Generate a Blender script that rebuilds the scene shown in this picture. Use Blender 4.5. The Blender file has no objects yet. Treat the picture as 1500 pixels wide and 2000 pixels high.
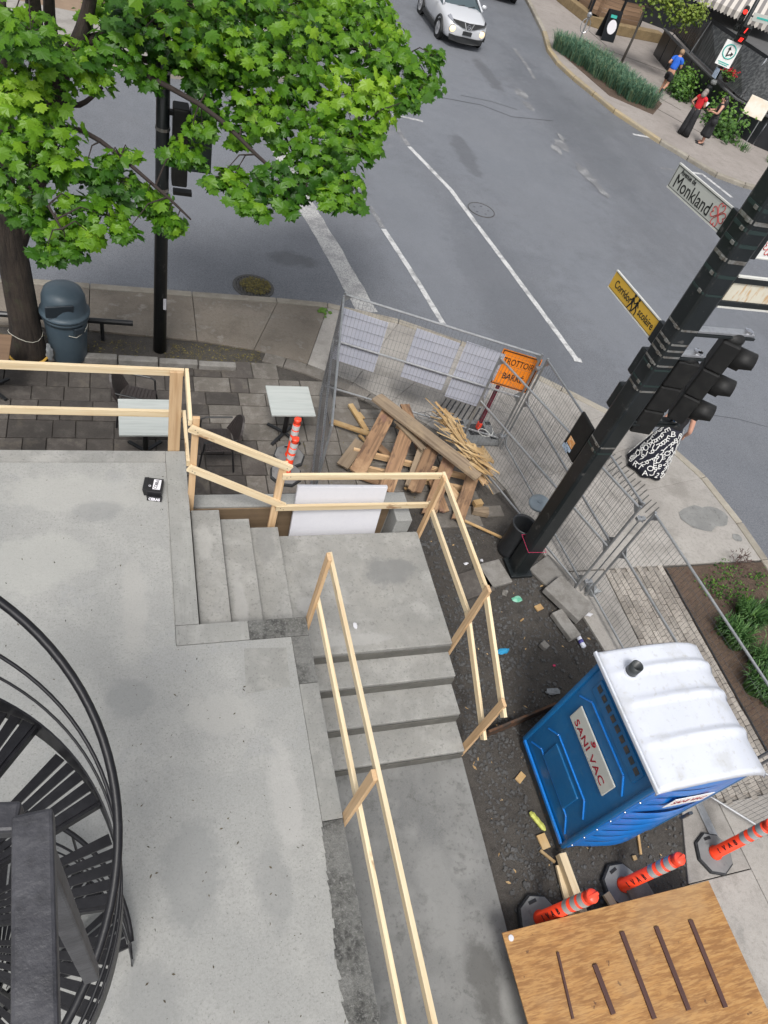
import bpy, bmesh, math, random
from mathutils import Vector, Matrix, noise
from mathutils.geometry import tessellate_polygon
R_ = random.Random(7)
rad = math.radians
sc = bpy.context.scene
COL = sc.collection

# ------------------------------------------------------------------ camera
F_PX, NAD, H, YAW = 1369.1, (292.2, 2161.7), 7.8, rad(29.664)   # solved from the photograph
def _cam_axes():
    dn = Vector((NAD[0]-750, NAD[1]-1000, F_PX)).normalized(); up = -dn
    f = Vector((0, 0, 1)); Y = (f - f.dot(up)*up).normalized(); X = Y.cross(up)
    c, s = math.cos(YAW), math.sin(YAW)
    return Matrix((c*X + s*Y, -s*X + c*Y, up))
WR = _cam_axes()                      # rows: world axes in camera axes (x right, y down, z forward)
def G(px, py, z=0.0):
    d = WR @ Vector((px-750, py-1000, F_PX)); t = (z-H)/d.z
    return Vector((d.x*t, d.y*t, z))
cam = bpy.data.cameras.new('camera'); camo = bpy.data.objects.new('camera', cam); COL.objects.link(camo)
cam.sensor_fit = 'HORIZONTAL'; cam.sensor_width = 36; cam.lens = 36*F_PX/1500
cam.clip_start = 0.05; cam.clip_end = 1000
cr, cd, cf = WR.col[0], WR.col[1], WR.col[2]
m = Matrix((cr, -cd, -cf)).transposed().to_4x4(); m.translation = (0, 0, H)
camo.matrix_world = m
sc.camera = camo
sc.render.resolution_x = 768; sc.render.resolution_y = 1024

# ------------------------------------------------------------------ light: bright overcast
SUN_EL, SUN_AZ = rad(58), rad(200)
w = bpy.data.worlds.new('World'); sc.world = w; w.use_nodes = True
nt = w.node_tree; bgn = nt.nodes['Background']
sky = nt.nodes.new('ShaderNodeTexSky'); sky.sky_type = 'NISHITA'; sky.sun_disc = False
sky.sun_elevation = SUN_EL; sky.sun_rotation = SUN_AZ; sky.air_density = 1.0; sky.dust_density = 4.0; sky.ozone_density = 1.0
hsv = nt.nodes.new('ShaderNodeHueSaturation'); hsv.inputs['Saturation'].default_value = 0.26
nt.links.new(sky.outputs[0], hsv.inputs['Color']); nt.links.new(hsv.outputs[0], bgn.inputs['Color'])
bgn.inputs['Strength'].default_value = 0.118
sl = bpy.data.lights.new('sun', 'SUN'); sl.energy = 1.5; sl.angle = rad(14); sl.color = (1.0, 0.97, 0.93)
so = bpy.data.objects.new('sun', sl); COL.objects.link(so)
sdir = Vector((math.sin(SUN_AZ)*math.cos(SUN_EL), math.cos(SUN_AZ)*math.cos(SUN_EL), math.sin(SUN_EL)))
so.rotation_euler = sdir.to_track_quat('Z', 'Y').to_euler()
sc.view_settings.view_transform = 'Standard'; sc.view_settings.look = 'None'
sc.view_settings.exposure = 0.60; sc.view_settings.gamma = 1.0; sc.view_settings.use_curve_mapping = False

# ------------------------------------------------------------------ materials
M = {}
def mat(name, base, layers=(), rough=0.75, bump=(), metal=0.0, coord='world', rnd=0.0, spec=0.5, trans=0.0, stretch=None, alpha=1.0, emit=None, attr=None, coat=0.0, rlayer=None, spots=()):
    """layers: (scale, lo, hi, colour, amount[, stretch]); bump: (scale, strength, distance[, stretch])"""
    m = bpy.data.materials.new(name); m.use_nodes = True; n = m.node_tree.nodes; l = m.node_tree.links
    b = n['Principled BSDF']; out = n['Material Output']
    b.inputs['Roughness'].default_value = rough; b.inputs['Metallic'].default_value = metal
    b.inputs['Specular IOR Level'].default_value = spec; b.inputs['Coat Weight'].default_value = coat
    if coord == 'world':
        src = n.new('ShaderNodeNewGeometry').outputs['Position']
    else:
        src = n.new('ShaderNodeTexCoord').outputs['Object']
        oi = n.new('ShaderNodeObjectInfo'); ad = n.new('ShaderNodeVectorMath'); ad.operation = 'ADD'
        sc_ = n.new('ShaderNodeVectorMath'); sc_.operation = 'SCALE'; sc_.inputs['Scale'].default_value = 37.0
        cb = n.new('ShaderNodeCombineXYZ')
        for i in range(3): l.new(oi.outputs['Random'], cb.inputs[i])
        l.new(cb.outputs[0], sc_.inputs[0]); l.new(src, ad.inputs[0]); l.new(sc_.outputs[0], ad.inputs[1]); src = ad.outputs[0]
    def tex(scale, st, detail=5, rgh=0.6):
        v = src
        if st:
            mp = n.new('ShaderNodeMapping'); mp.inputs['Scale'].default_value = st; l.new(src, mp.inputs[0]); v = mp.outputs[0]
        t = n.new('ShaderNodeTexNoise'); t.inputs['Scale'].default_value = scale; t.inputs['Detail'].default_value = detail
        t.inputs['Roughness'].default_value = rgh; l.new(v, t.inputs['Vector']); return t.outputs['Fac']
    rgb = n.new('ShaderNodeRGB'); rgb.outputs[0].default_value = (*base, 1); cur = rgb.outputs[0]
    if attr:
        at = n.new('ShaderNodeAttribute'); at.attribute_name = attr[0]
        rp = n.new('ShaderNodeValToRGB'); e = rp.color_ramp.elements
        cs = attr[1]; e[0].color = (*cs[0], 1); e[1].color = (*cs[-1], 1)
        for i, cc in enumerate(cs[1:-1]): el = e.new((i+1)/(len(cs)-1)); el.color = (*cc, 1)
        l.new(at.outputs['Fac'], rp.inputs[0]); cur = rp.outputs[0]
    for L in layers:
        s_, lo, hi, colr, amt = L[:5]; st = L[5] if len(L) > 5 else stretch
        mr = n.new('ShaderNodeMapRange'); mr.inputs['From Min'].default_value = lo; mr.inputs['From Max'].default_value = hi
        mr.inputs['To Max'].default_value = amt; l.new(tex(s_, st), mr.inputs['Value'])
        mx = n.new('ShaderNodeMix'); mx.data_type = 'RGBA'; l.new(mr.outputs[0], mx.inputs['Factor'])
        l.new(cur, mx.inputs[6]); mx.inputs[7].default_value = (*colr, 1); cur = mx.outputs[2]
    for (cx_, cy_, rx_, ry_, colr, amt) in spots:      # damp patches and stains, world metres
        sb_ = n.new('ShaderNodeVectorMath'); sb_.operation = 'SUBTRACT'; sb_.inputs[1].default_value = (cx_, cy_, 0); l.new(src, sb_.inputs[0])
        ml_ = n.new('ShaderNodeVectorMath'); ml_.operation = 'MULTIPLY'; ml_.inputs[1].default_value = (1/rx_, 1/ry_, 0); l.new(sb_.outputs[0], ml_.inputs[0])
        ln_ = n.new('ShaderNodeVectorMath'); ln_.operation = 'LENGTH'; l.new(ml_.outputs[0], ln_.inputs[0])
        ma_ = n.new('ShaderNodeMath'); ma_.operation = 'MULTIPLY_ADD'; l.new(tex(2.6, None, 8, .72), ma_.inputs[0]); ma_.inputs[1].default_value = 2.4; ma_.inputs[2].default_value = -1.25
        a2_ = n.new('ShaderNodeMath'); a2_.operation = 'ADD'; l.new(ln_.outputs['Value'], a2_.inputs[0]); l.new(ma_.outputs[0], a2_.inputs[1])
        mr = n.new('ShaderNodeMapRange'); mr.inputs['From Min'].default_value = 1.12; mr.inputs['From Max'].default_value = .72; mr.inputs['To Max'].default_value = amt; l.new(a2_.outputs[0], mr.inputs['Value'])
        mx = n.new('ShaderNodeMix'); mx.data_type = 'RGBA'; l.new(mr.outputs[0], mx.inputs['Factor']); l.new(cur, mx.inputs[6]); mx.inputs[7].default_value = (*colr, 1); cur = mx.outputs[2]
    if rnd:
        oi = n.new('ShaderNodeObjectInfo'); mr = n.new('ShaderNodeMapRange'); mr.inputs['To Min'].default_value = 1-rnd; mr.inputs['To Max'].default_value = 1+rnd
        l.new(oi.outputs['Random'], mr.inputs['Value']); hv = n.new('ShaderNodeHueSaturation'); l.new(mr.outputs[0], hv.inputs['Value']); l.new(cur, hv.inputs['Color']); cur = hv.outputs[0]
    l.new(cur, b.inputs['Base Color'])
    if rlayer:
        mr = n.new('ShaderNodeMapRange'); mr.inputs['From Min'].default_value = rlayer[1]; mr.inputs['From Max'].default_value = rlayer[2]
        mr.inputs['To Min'].default_value = rough; mr.inputs['To Max'].default_value = rlayer[3]
        l.new(tex(rlayer[0], None), mr.inputs['Value']); l.new(mr.outputs[0], b.inputs['Roughness'])
    nrm = None
    for B in bump:
        bp = n.new('ShaderNodeBump'); bp.inputs['Strength'].default_value = B[1]; bp.inputs['Distance'].default_value = B[2]
        l.new(tex(B[0], B[3] if len(B) > 3 else stretch, 6, .65), bp.inputs['Height'])
        if nrm: l.new(nrm, bp.inputs['Normal'])
        nrm = bp.outputs[0]
    if nrm: l.new(nrm, b.inputs['Normal'])
    if trans:
        tr = n.new('ShaderNodeBsdfTranslucent'); l.new(cur, tr.inputs['Color']); ms = n.new('ShaderNodeMixShader'); ms.inputs[0].default_value = trans
        l.new(b.outputs[0], ms.inputs[1]); l.new(tr.outputs[0], ms.inputs[2]); l.new(ms.outputs[0], out.inputs[0])
    if alpha < 1: b.inputs['Alpha'].default_value = alpha
    if emit: b.inputs['Emission Color'].default_value = (*emit[0], 1); b.inputs['Emission Strength'].default_value = emit[1]
    M[name] = m; return m
WX = (0.06, 1, 1)   # grain along local x
mat('asphalt', (.120,.125,.137), [(.16,.38,.62,(.155,.165,.185),.9), (.9,.42,.68,(.10,.107,.121),.5), (3.0,.5,.7,(.17,.18,.198),.45,(1,.35,1)), (24,.34,.68,(.19,.20,.22),.6), (60,.48,.62,(.05,.053,.06),.6), (14,.66,.70,(.045,.046,.05),.5)], rough=.75, bump=[(95,.6,.010)], rlayer=(.4,.42,.6,.45),
    spots=[(10.8,22,2.6,9,(.165,.175,.195),.45), (6.4,14.5,1.1,4.5,(.165,.175,.195),.5), (8.0,12.5,.9,3.5,(.105,.112,.126),.5), (14.5,24,1.1,6,(.10,.107,.12),.5), (3.2,13.0,.5,.25,(.06,.062,.066),.6), (9.2,19.5,.35,1.2,(.07,.072,.078),.5), (7.0,24,.8,4,(.19,.192,.20),.5), (11.5,12,2.2,2.2,(.16,.17,.19),.5), (1.0,15.5,5,1.2,(.15,.158,.175),.5), (12.4,26.5,.3,1.5,(.06,.062,.066),.5)])
mat('concrete', (.285,.286,.272), [(.55,.36,.62,(.24,.244,.236),.9), (1.9,.46,.62,(.335,.333,.315),.6), (1.35,.60,.635,(.24,.246,.247),.5), (7,.44,.66,(.235,.236,.226),.5), (34,.50,.62,(.20,.20,.19),.5), (55,.60,.66,(.10,.10,.095),.6), (70,.35,.70,(.35,.35,.336),.45)], rough=.85, bump=[(45,.35,.005),(6,.25,.012)],
    spots=[(*G(375,1700,1.47).xy,.24,.42,(.19,.195,.192),.6), (*G(535,1720,1.47).xy,.16,.34,(.20,.204,.20),.5), (*G(255,1365,1.47).xy,.17,.20,(.195,.2,.198),.55), (*G(60,1100,1.47).xy,.5,.35,(.36,.36,.335),.5), (*G(150,960,1.47).xy,.75,.26,(.36,.358,.335),.5), (*G(190,1000,1.47).xy,.22,.16,(.19,.195,.195),.5), (*G(440,1390,1.47).xy,.35,.22,(.345,.34,.32),.5), (*G(300,1950,1.47).xy,.25,.2,(.2,.204,.2),.5), (*G(560,1560,1.47).xy,.12,.5,(.36,.355,.34),.5), (*G(260,1180,1.47).xy,.13,.5,(.34,.335,.315),.6)])
mat('concrete_new', (.275,.27,.25), [(1.2,.36,.62,(.20,.20,.188),.9), (2.8,.48,.62,(.35,.345,.325),.65), (9,.46,.66,(.205,.205,.195),.55), (30,.56,.65,(.125,.123,.115),.55), (80,.35,.75,(.34,.335,.32),.4)], rough=.87, bump=[(50,.4,.005),(8,.25,.01)],
    spots=[(*G(762,1112,.75).xy,.36,.20,(.17,.172,.168),.8), (*G(600,1180,.75).xy,.14,.12,(.36,.355,.345),.6), (*G(400,1060,1.29).xy,.10,.25,(.36,.355,.335),.6), (*G(470,1180,1.11).xy,.07,.4,(.36,.355,.34),.6), (*G(520,1060,.93).xy,.12,.25,(.19,.19,.183),.6), (*G(700,1250,.75).xy,.5,.08,(.35,.345,.33),.6)])
mat('walk_concrete', (.195,.195,.187), [(.8,.38,.62,(.14,.142,.14),.9), (2.6,.48,.66,(.25,.25,.24),.65), (6,.56,.66,(.085,.085,.08),.5), (24,.56,.66,(.10,.10,.095),.5), (70,.4,.75,(.235,.235,.227),.4)], rough=.85, bump=[(50,.4,.005)],
    spots=[(*G(950,1920,.03).xy,.16,.40,(.095,.093,.088),.7), (*G(860,1750,.03).xy,.2,.5,(.26,.26,.25),.5), (*G(1000,1960,.03).xy,.14,.2,(.28,.28,.27),.6)])
mat('patch_concrete', (.235,.235,.222), [(2,.4,.62,(.20,.20,.19),.9), (6,.48,.64,(.29,.288,.27),.7), (50,.56,.66,(.12,.12,.113),.5)], rough=.86, bump=[(45,.35,.005)])
mat('rough_mortar', (.12,.12,.112), [(18,.42,.62,(.045,.045,.043),.9), (45,.5,.7,(.26,.26,.25),.6), (2,.45,.6,(.22,.22,.21),.5)], rough=.95, bump=[(40,.9,.02),(90,.6,.01)])
mat('brushed_concrete', (.262,.262,.246), [(1.2,.4,.6,(.205,.205,.195),.8), (6,.5,.66,(.33,.33,.31),.5), (30,.4,.7,(.31,.31,.295),.4,(1,.1,1)), (50,.59,.66,(.08,.08,.075),.5)], rough=.88, bump=[(60,.4,.004,(1,.08,1))])
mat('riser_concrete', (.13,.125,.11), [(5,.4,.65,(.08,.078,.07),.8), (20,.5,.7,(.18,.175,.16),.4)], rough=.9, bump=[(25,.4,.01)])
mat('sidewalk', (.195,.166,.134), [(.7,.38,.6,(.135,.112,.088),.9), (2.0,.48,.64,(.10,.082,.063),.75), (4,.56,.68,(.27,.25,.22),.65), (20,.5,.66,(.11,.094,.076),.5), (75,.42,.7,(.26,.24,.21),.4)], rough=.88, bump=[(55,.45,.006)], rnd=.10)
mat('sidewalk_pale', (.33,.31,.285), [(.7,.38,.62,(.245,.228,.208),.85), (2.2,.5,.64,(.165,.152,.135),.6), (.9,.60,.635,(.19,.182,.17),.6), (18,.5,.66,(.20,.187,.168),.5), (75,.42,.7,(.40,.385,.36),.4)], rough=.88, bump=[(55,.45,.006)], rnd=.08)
mat('kerb_stone', (.30,.275,.23), [(1.6,.42,.64,(.20,.175,.14),.8), (8,.5,.7,(.36,.34,.29),.5), (40,.45,.7,(.2,.18,.15),.4)], rough=.9, bump=[(30,.4,.01)], rnd=.12)
mat('kerb_yellowed', (.34,.27,.16), [(1.6,.42,.64,(.27,.24,.19),.8), (8,.5,.7,(.38,.32,.22),.5)], rough=.9, bump=[(30,.4,.01)], rnd=.12)
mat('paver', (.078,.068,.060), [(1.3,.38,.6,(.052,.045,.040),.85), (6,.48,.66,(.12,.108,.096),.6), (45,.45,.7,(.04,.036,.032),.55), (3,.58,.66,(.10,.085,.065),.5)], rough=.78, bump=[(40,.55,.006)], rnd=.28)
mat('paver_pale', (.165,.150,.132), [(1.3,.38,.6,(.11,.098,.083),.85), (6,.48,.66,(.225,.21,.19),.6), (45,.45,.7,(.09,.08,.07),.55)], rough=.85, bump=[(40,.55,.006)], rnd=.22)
mat('brick_paver', (.33,.30,.265), [(1.5,.42,.6,(.21,.185,.16),.8), (20,.45,.7,(.24,.22,.19),.6)], rough=.88, bump=[(40,.4,.005)], rnd=.2)
mat('far_paving', (.30,.27,.248), [(.5,.38,.62,(.235,.208,.19),.85), (3,.5,.66,(.18,.16,.142),.55), (16,.46,.62,(.22,.195,.175),.6), (50,.45,.7,(.34,.31,.29),.4)], rough=.88, bump=[(30,.5,.008)])
mat('soil', (.045,.039,.034), [(.9,.4,.6,(.07,.062,.053),.8), (7,.5,.7,(.025,.022,.02),.7), (30,.5,.72,(.10,.093,.085),.5), (90,.5,.7,(.13,.125,.115),.35)], rough=.92, bump=[(18,.7,.03),(70,.8,.012)])
mat('brown_soil', (.075,.05,.035), [(1.4,.4,.6,(.10,.065,.045),.8), (9,.5,.7,(.04,.03,.022),.7), (40,.5,.72,(.15,.11,.08),.6)], rough=.95, bump=[(18,.7,.03),(70,.8,.012)])
mat('gravel', (.075,.074,.073), [(3,.4,.65,(.12,.118,.115),.8), (30,.4,.7,(.04,.04,.04),.7)], rough=.85, bump=[(60,.5,.01)])
mat('litter_bits', (.10,.08,.05), [(11,.35,.65,(.03,.026,.02),1)], rough=.9)
mat('dry_leaves', (.20,.17,.045), [(14,.35,.65,(.07,.055,.025),1)], rough=.9)
mat('paint_white', (.54,.54,.535), [(5,.46,.64,(.16,.163,.168),.7), (55,.46,.64,(.2,.2,.205),.6)], rough=.75, bump=[(120,.3,.004)])
mat('paint_band', (.46,.455,.44), [(2.5,.44,.64,(.20,.20,.205),.75), (40,.44,.60,(.19,.19,.195),.75)], rough=.78, bump=[(120,.3,.004)])
mat('paint_worn', (.36,.36,.36), [(3,.36,.56,(.135,.138,.146),.95), (34,.38,.56,(.135,.138,.146),.9)], rough=.78, bump=[(120,.3,.004)])
mat('crack', (.062,.065,.072), rough=.9)
mat('lumber', (.66,.53,.34), [(5,.40,.62,(.72,.61,.42),.8,(.08,1,1)), (22,.48,.64,(.52,.37,.20),.6,(.05,1,1)), (60,.46,.66,(.58,.44,.26),.5,(.03,1,1)), (3.4,.64,.68,(.28,.15,.07),.85,(.42,1,1)), (1.1,.56,.66,(.62,.45,.27),.6,(.6,1,1))], rough=.72, coord='object', rnd=.10, bump=[(40,.25,.003,WX)])
mat('lumber_red', (.57,.385,.215), [(5,.40,.62,(.64,.46,.28),.8,(.08,1,1)), (22,.48,.64,(.42,.25,.12),.7,(.05,1,1)), (60,.46,.66,(.48,.31,.17),.5,(.03,1,1)), (3.4,.63,.67,(.21,.10,.05),.85,(.42,1,1))], rough=.72, coord='object', rnd=.14, bump=[(40,.25,.003,WX)])
mat('old_plank', (.33,.20,.11), [(3,.38,.62,(.20,.115,.065),.85,(.2,1,1)), (26,.46,.64,(.12,.07,.04),.75,(.04,1,1)), (1.7,.50,.62,(.46,.30,.17),.65), (9,.56,.66,(.07,.04,.028),.75,(.3,1,1)), (2.2,.6,.66,(.17,.085,.075),.6)], rough=.85, coord='object', rnd=.2, bump=[(30,.4,.006,WX)])
mat('grey_plank', (.27,.205,.14), [(3,.4,.62,(.19,.145,.10),.8,(.2,1,1)), (26,.48,.66,(.12,.085,.055),.7,(.04,1,1)), (1.7,.52,.64,(.33,.25,.16),.6)], rough=.88, coord='object', rnd=.15, bump=[(30,.4,.006,WX)])
mat('splinter', (.47,.32,.15), [(6,.40,.62,(.30,.175,.075),.8), (20,.42,.65,(.36,.22,.09),.7,(.06,1,1)), (3,.5,.62,(.58,.44,.25),.6)], rough=.78, coord='object', rnd=.25)
mat('plywood', (.33,.165,.05), [(1.6,.40,.62,(.42,.225,.075),.9,(.5,1.2,1)), (9,.44,.54,(.22,.10,.03),.7,(.3,1.5,1)), (20,.46,.56,(.44,.25,.09),.65,(.25,1.8,1)), (45,.48,.60,(.20,.09,.028),.55,(.2,1.6,1)), (7,.655,.69,(.08,.035,.018),.8), (.8,.52,.66,(.34,.22,.11),.5)], rough=.6, coord='object', bump=[(20,.15,.003)])
mat('brown_strip', (.065,.028,.022), [(20,.45,.65,(.10,.048,.038),.6,WX)], rough=.65, coord='object')
mat('form_plywood', (.20,.14,.085), [(6,.42,.6,(.14,.095,.055),.8,WX), (2,.5,.65,(.10,.07,.05),.6)], rough=.8, coord='object')
mat('foam_white', (.62,.62,.655), [(30,.5,.7,(.56,.56,.60),.4), (2,.5,.65,(.57,.57,.61),.5)], rough=.7, coord='object', bump=[(120,.15,.002)])
mat('coroplast', (.60,.61,.68), [(3,.4,.65,(.53,.55,.63),.7)], rough=.5, coord='object', trans=.3)
mat('galvanised', (.42,.43,.44), [(14,.4,.65,(.30,.31,.32),.8), (50,.45,.7,(.52,.53,.54),.4)], rough=.42, metal=.75)
mat('wire', (.13,.133,.14), rough=.5, metal=.4)
mat('black_metal', (.012,.013,.014), [(6,.45,.65,(.022,.022,.025),.8), (40,.6,.75,(.05,.05,.052),.5)], rough=.42, bump=[(30,.15,.004)], coord='object')
mat('pole_black', (.009,.012,.013), [(2.5,.45,.6,(.015,.018,.02),.8), (26,.62,.72,(.09,.09,.09),.5), (7,.65,.70,(.12,.115,.11),.5)], rough=.38, bump=[(18,.12,.004)])
mat('iron_paint', (.030,.030,.036), [(14,.42,.62,(.062,.062,.07),.8), (45,.5,.7,(.016,.016,.019),.7)], rough=.5, bump=[(22,.35,.008),(70,.3,.003)])
mat('spiral_iron', (.006,.006,.008), [(20,.45,.7,(.014,.014,.017),.7), (60,.64,.75,(.05,.05,.05),.4)], rough=.42, bump=[(50,.25,.003)], spec=.35)
mat('band_steel', (.34,.34,.325), [(14,.42,.62,(.16,.135,.11),.8)], rough=.45, metal=.7)
mat('signal_black', (.009,.009,.009), [(8,.45,.65,(.018,.018,.017),.6)], rough=.6, coord='object', spec=.35)
mat('signal_dark_green', (.02,.035,.033), rough=.4)
mat('arm_steel', (.45,.46,.48), [(12,.45,.65,(.3,.31,.33),.6)], rough=.35, metal=.7)
mat('sign_grey_white', (.50,.51,.47), [(3,.45,.65,(.44,.45,.42),.5)], rough=.45, coord='object')
mat('sign_white', (.78,.78,.76), rough=.45)
mat('sign_yellow', (.62,.38,.045), [(5,.5,.7,(.50,.31,.06),.6)], rough=.45, coord='object')
mat('sign_orange', (.86,.25,.015), rough=.5)
mat('ink_black', (.012,.012,.013), rough=.5)
mat('ink_red', (.42,.05,.045), rough=.5)
mat('ink_dark_red', (.28,.01,.025), rough=.5)
mat('ink_green', (.05,.42,.36), rough=.5)
mat('ink_grey', (.35,.35,.36), rough=.6)
mat('edge_pale', (.62,.62,.58), rough=.5)
mat('rust_panel', (.62,.58,.47), [(3,.42,.62,(.68,.65,.55),.7), (5,.52,.64,(.50,.27,.08),.75,(4,1,1))], rough=.6)
mat('sticker_orange', (.65,.28,.08), [(30,.45,.6,(.75,.55,.35),.9)], rough=.5)
mat('sticker_blue', (.45,.55,.68), [(40,.5,.6,(.12,.15,.2),.9)], rough=.5)
mat('burgundy', (.16,.012,.03), rough=.5, coord='object')
mat('rubber_grey', (.16,.165,.165), [(4,.42,.65,(.22,.225,.225),.7), (14,.55,.66,(.08,.08,.08),.5)], rough=.75)
mat('rubber_black', (.02,.021,.023), [(14,.45,.65,(.045,.046,.05),.7)], rough=.8)
mat('orange_plastic', (.88,.055,.012), [(6,.45,.7,(.75,.045,.012),.6)], rough=.4, coord='object')
mat('orange_top', (.92,.075,.035), rough=.4)
mat('reflective_band', (.36,.38,.38), [(50,.45,.65,(.44,.45,.44),.5)], rough=.3)
mat('reflective_white', (.66,.67,.66), [(50,.45,.65,(.58,.58,.57),.5)], rough=.35)
mat('potty_blue', (.004,.105,.275), [(1.5,.4,.65,(.006,.13,.335),.6), (9,.52,.68,(.035,.15,.30),.35,(1,1,.15)), (26,.60,.7,(.04,.15,.27),.5), (4,.60,.70,(.03,.10,.19),.5)], rough=.34, bump=[(60,.06,.003)], coat=.15, rlayer=(5,.45,.65,.55))
mat('potty_blue_light', (.012,.19,.62), [(3,.4,.65,(.01,.16,.52),.6)], rough=.3, coat=.2)
mat('potty_trim', (.035,.045,.055), [(14,.5,.65,(.12,.075,.045),.7)], rough=.6)
mat('potty_white', (.59,.615,.675), [(1.2,.4,.65,(.53,.555,.62),.7), (4,.54,.68,(.45,.455,.45),.55), (18,.58,.68,(.40,.39,.36),.4)], rough=.38)
mat('vent_dark', (.035,.04,.042), rough=.35)
mat('bin_blue', (.055,.082,.105), [(4,.42,.62,(.07,.10,.122),.7), (20,.6,.72,(.12,.14,.15),.4)], rough=.45, coord='object')
mat('bin_dark', (.025,.035,.045), rough=.5)  # darker blue for the flap and handle
mat('bin_black', (.022,.024,.027), [(9,.45,.65,(.035,.037,.04),.6)], rough=.5)
mat('lid_grey', (.19,.23,.26), [(9,.45,.65,(.25,.29,.31),.6)], rough=.4)
mat('plastic_bag', (.36,.38,.39), [(9,.45,.6,(.5,.52,.54),.8)], rough=.3, trans=.4)
mat('bag_black', (.012,.012,.012), rough=.25)
mat('table_top', (.42,.45,.435), [(9,.44,.62,(.49,.51,.49),.7,(.08,1,1)), (40,.5,.68,(.32,.34,.33),.6,(.05,1,1))], rough=.5, coord='object')
mat('wicker', (.032,.026,.025), [(30,.45,.65,(.055,.045,.042),.6)], rough=.5, coord='object', bump=[(90,.5,.003)])
mat('bark', (.030,.022,.017), [(3,.4,.62,(.05,.038,.029),.8), (16,.45,.66,(.012,.009,.008),.8,(1,1,.15)), (5,.58,.68,(.045,.05,.028),.5)], rough=.95, bump=[(14,1,.04,(1,1,.15)),(50,.6,.01)])
mat('bark_twig', (.028,.02,.017), rough=.9)
mat('bark_young', (.09,.08,.07), [(12,.45,.65,(.05,.042,.036),.7)], rough=.9)
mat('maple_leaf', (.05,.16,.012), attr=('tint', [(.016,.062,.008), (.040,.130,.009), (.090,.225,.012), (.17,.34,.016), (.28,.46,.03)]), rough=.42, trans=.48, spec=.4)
mat('sapling_leaf', (.2,.3,.04), attr=('tint', [(.09,.15,.02), (.20,.28,.035), (.34,.40,.07)]), rough=.5, trans=.35)
mat('shrub_leaf', (.05,.12,.02), attr=('tint', [(.02,.06,.01), (.06,.15,.02), (.13,.26,.03)]), rough=.5, trans=.3)
mat('blue_grass', (.05,.14,.09), attr=('tint', [(.035,.085,.055), (.07,.17,.105), (.14,.27,.17), (.20,.24,.11)]), rough=.55, trans=.3)
mat('lawn_blade', (.05,.12,.03), attr=('tint', [(.02,.06,.015), (.06,.15,.035), (.13,.25,.07)]), rough=.55, trans=.25)
mat('flower_red', (.45,.02,.03), rough=.6, trans=.2)
mat('rope_yellow', (.55,.33,.06), rough=.7)
mat('string_pale', (.45,.44,.38), rough=.8)
mat('string_pink', (.55,.04,.12), rough=.7)
mat('carton_black', (.014,.014,.016), rough=.45)
mat('glove_blue', (.03,.30,.55), rough=.5)
mat('green_scrap', (.10,.38,.25), [(12,.45,.6,(.25,.5,.38),.8)], rough=.5)
mat('lime_strip', (.50,.52,.12), rough=.6)
mat('paper_white', (.58,.58,.61), rough=.7)
mat('bottle', (.70,.72,.80), rough=.2)
mat('bottle_label', (.10,.09,.35), rough=.4)
mat('loose_stone', (.22,.21,.195), [(6,.42,.62,(.15,.14,.125),.8), (40,.5,.7,(.30,.29,.27),.4)], rough=.9, bump=[(40,.4,.006)], rnd=.15, coord='object')
mat('corten_strip', (.05,.035,.026), [(8,.45,.62,(.14,.06,.025),.7)], rough=.8)
mat('cast_iron', (.055,.053,.05), [(20,.45,.65,(.09,.085,.08),.6)], rough=.7)
mat('car_silver', (.60,.61,.63), rough=.3, metal=.25, coat=.6)
mat('car_dark', (.02,.022,.025), rough=.25, coat=.6)
mat('car_glass', (.06,.085,.095), rough=.08, spec=.8)
mat('car_plastic', (.02,.021,.022), rough=.6)
mat('tyre', (.014,.014,.015), rough=.85)
mat('alloy', (.5,.5,.51), rough=.3, metal=.8)
mat('lamp_warm', (.9,.72,.45), rough=.15, emit=((1,.72,.38), .7))
mat('chrome', (.7,.7,.72), rough=.15, metal=1)
mat('lamp_red', (.8,.02,.02), rough=.3, emit=((1,.03,.02), 1.6))
mat('lens_dark', (.03,.035,.035), rough=.2)
mat('skin', (.52,.28,.20), rough=.55)
mat('skin_tan', (.42,.22,.14), rough=.55)
mat('hair_dark', (.016,.012,.011), rough=.5)
mat('hair_grey', (.22,.19,.17), rough=.6)
mat('hair_sandy', (.30,.19,.11), rough=.6)
mat('cloth_black', (.012,.012,.014), [(9,.45,.65,(.022,.022,.025),.6)], rough=.8)
mat('cloth_red', (.55,.012,.02), [(9,.45,.65,(.45,.01,.016),.6)], rough=.8)
mat('cloth_blue', (.012,.10,.50), [(9,.45,.65,(.015,.13,.58),.6)], rough=.75)
mat('shoe_dark', (.02,.02,.022), rough=.6)
mat('shoe_sole', (.5,.5,.5), rough=.6)
mat('dark_panel', (.012,.014,.017), [(2,.45,.65,(.02,.022,.026),.7)], rough=.35)
mat('smoked_vinyl', (.03,.032,.033), [(3,.42,.6,(.085,.088,.088),.8,(4,4,.4))], rough=.25)
mat('awning_dark', (.085,.085,.085), [(2,.45,.65,(.10,.10,.10),.6)], rough=.8)
mat('awning_pale', (.55,.51,.46), rough=.8)
mat('awning_stripe', (.20,.185,.175), rough=.8)
mat('wood_panel', (.20,.125,.075), [(3,.42,.62,(.27,.175,.11),.8,(.1,1,1)), (18,.5,.68,(.13,.08,.05),.6,(.05,1,1))], rough=.7, coord='object', rnd=.2)
mat('stone_ledge', (.23,.165,.085), [(3,.42,.62,(.17,.12,.06),.8), (14,.5,.68,(.28,.22,.13),.5)], rough=.9, bump=[(25,.4,.01)])
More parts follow.
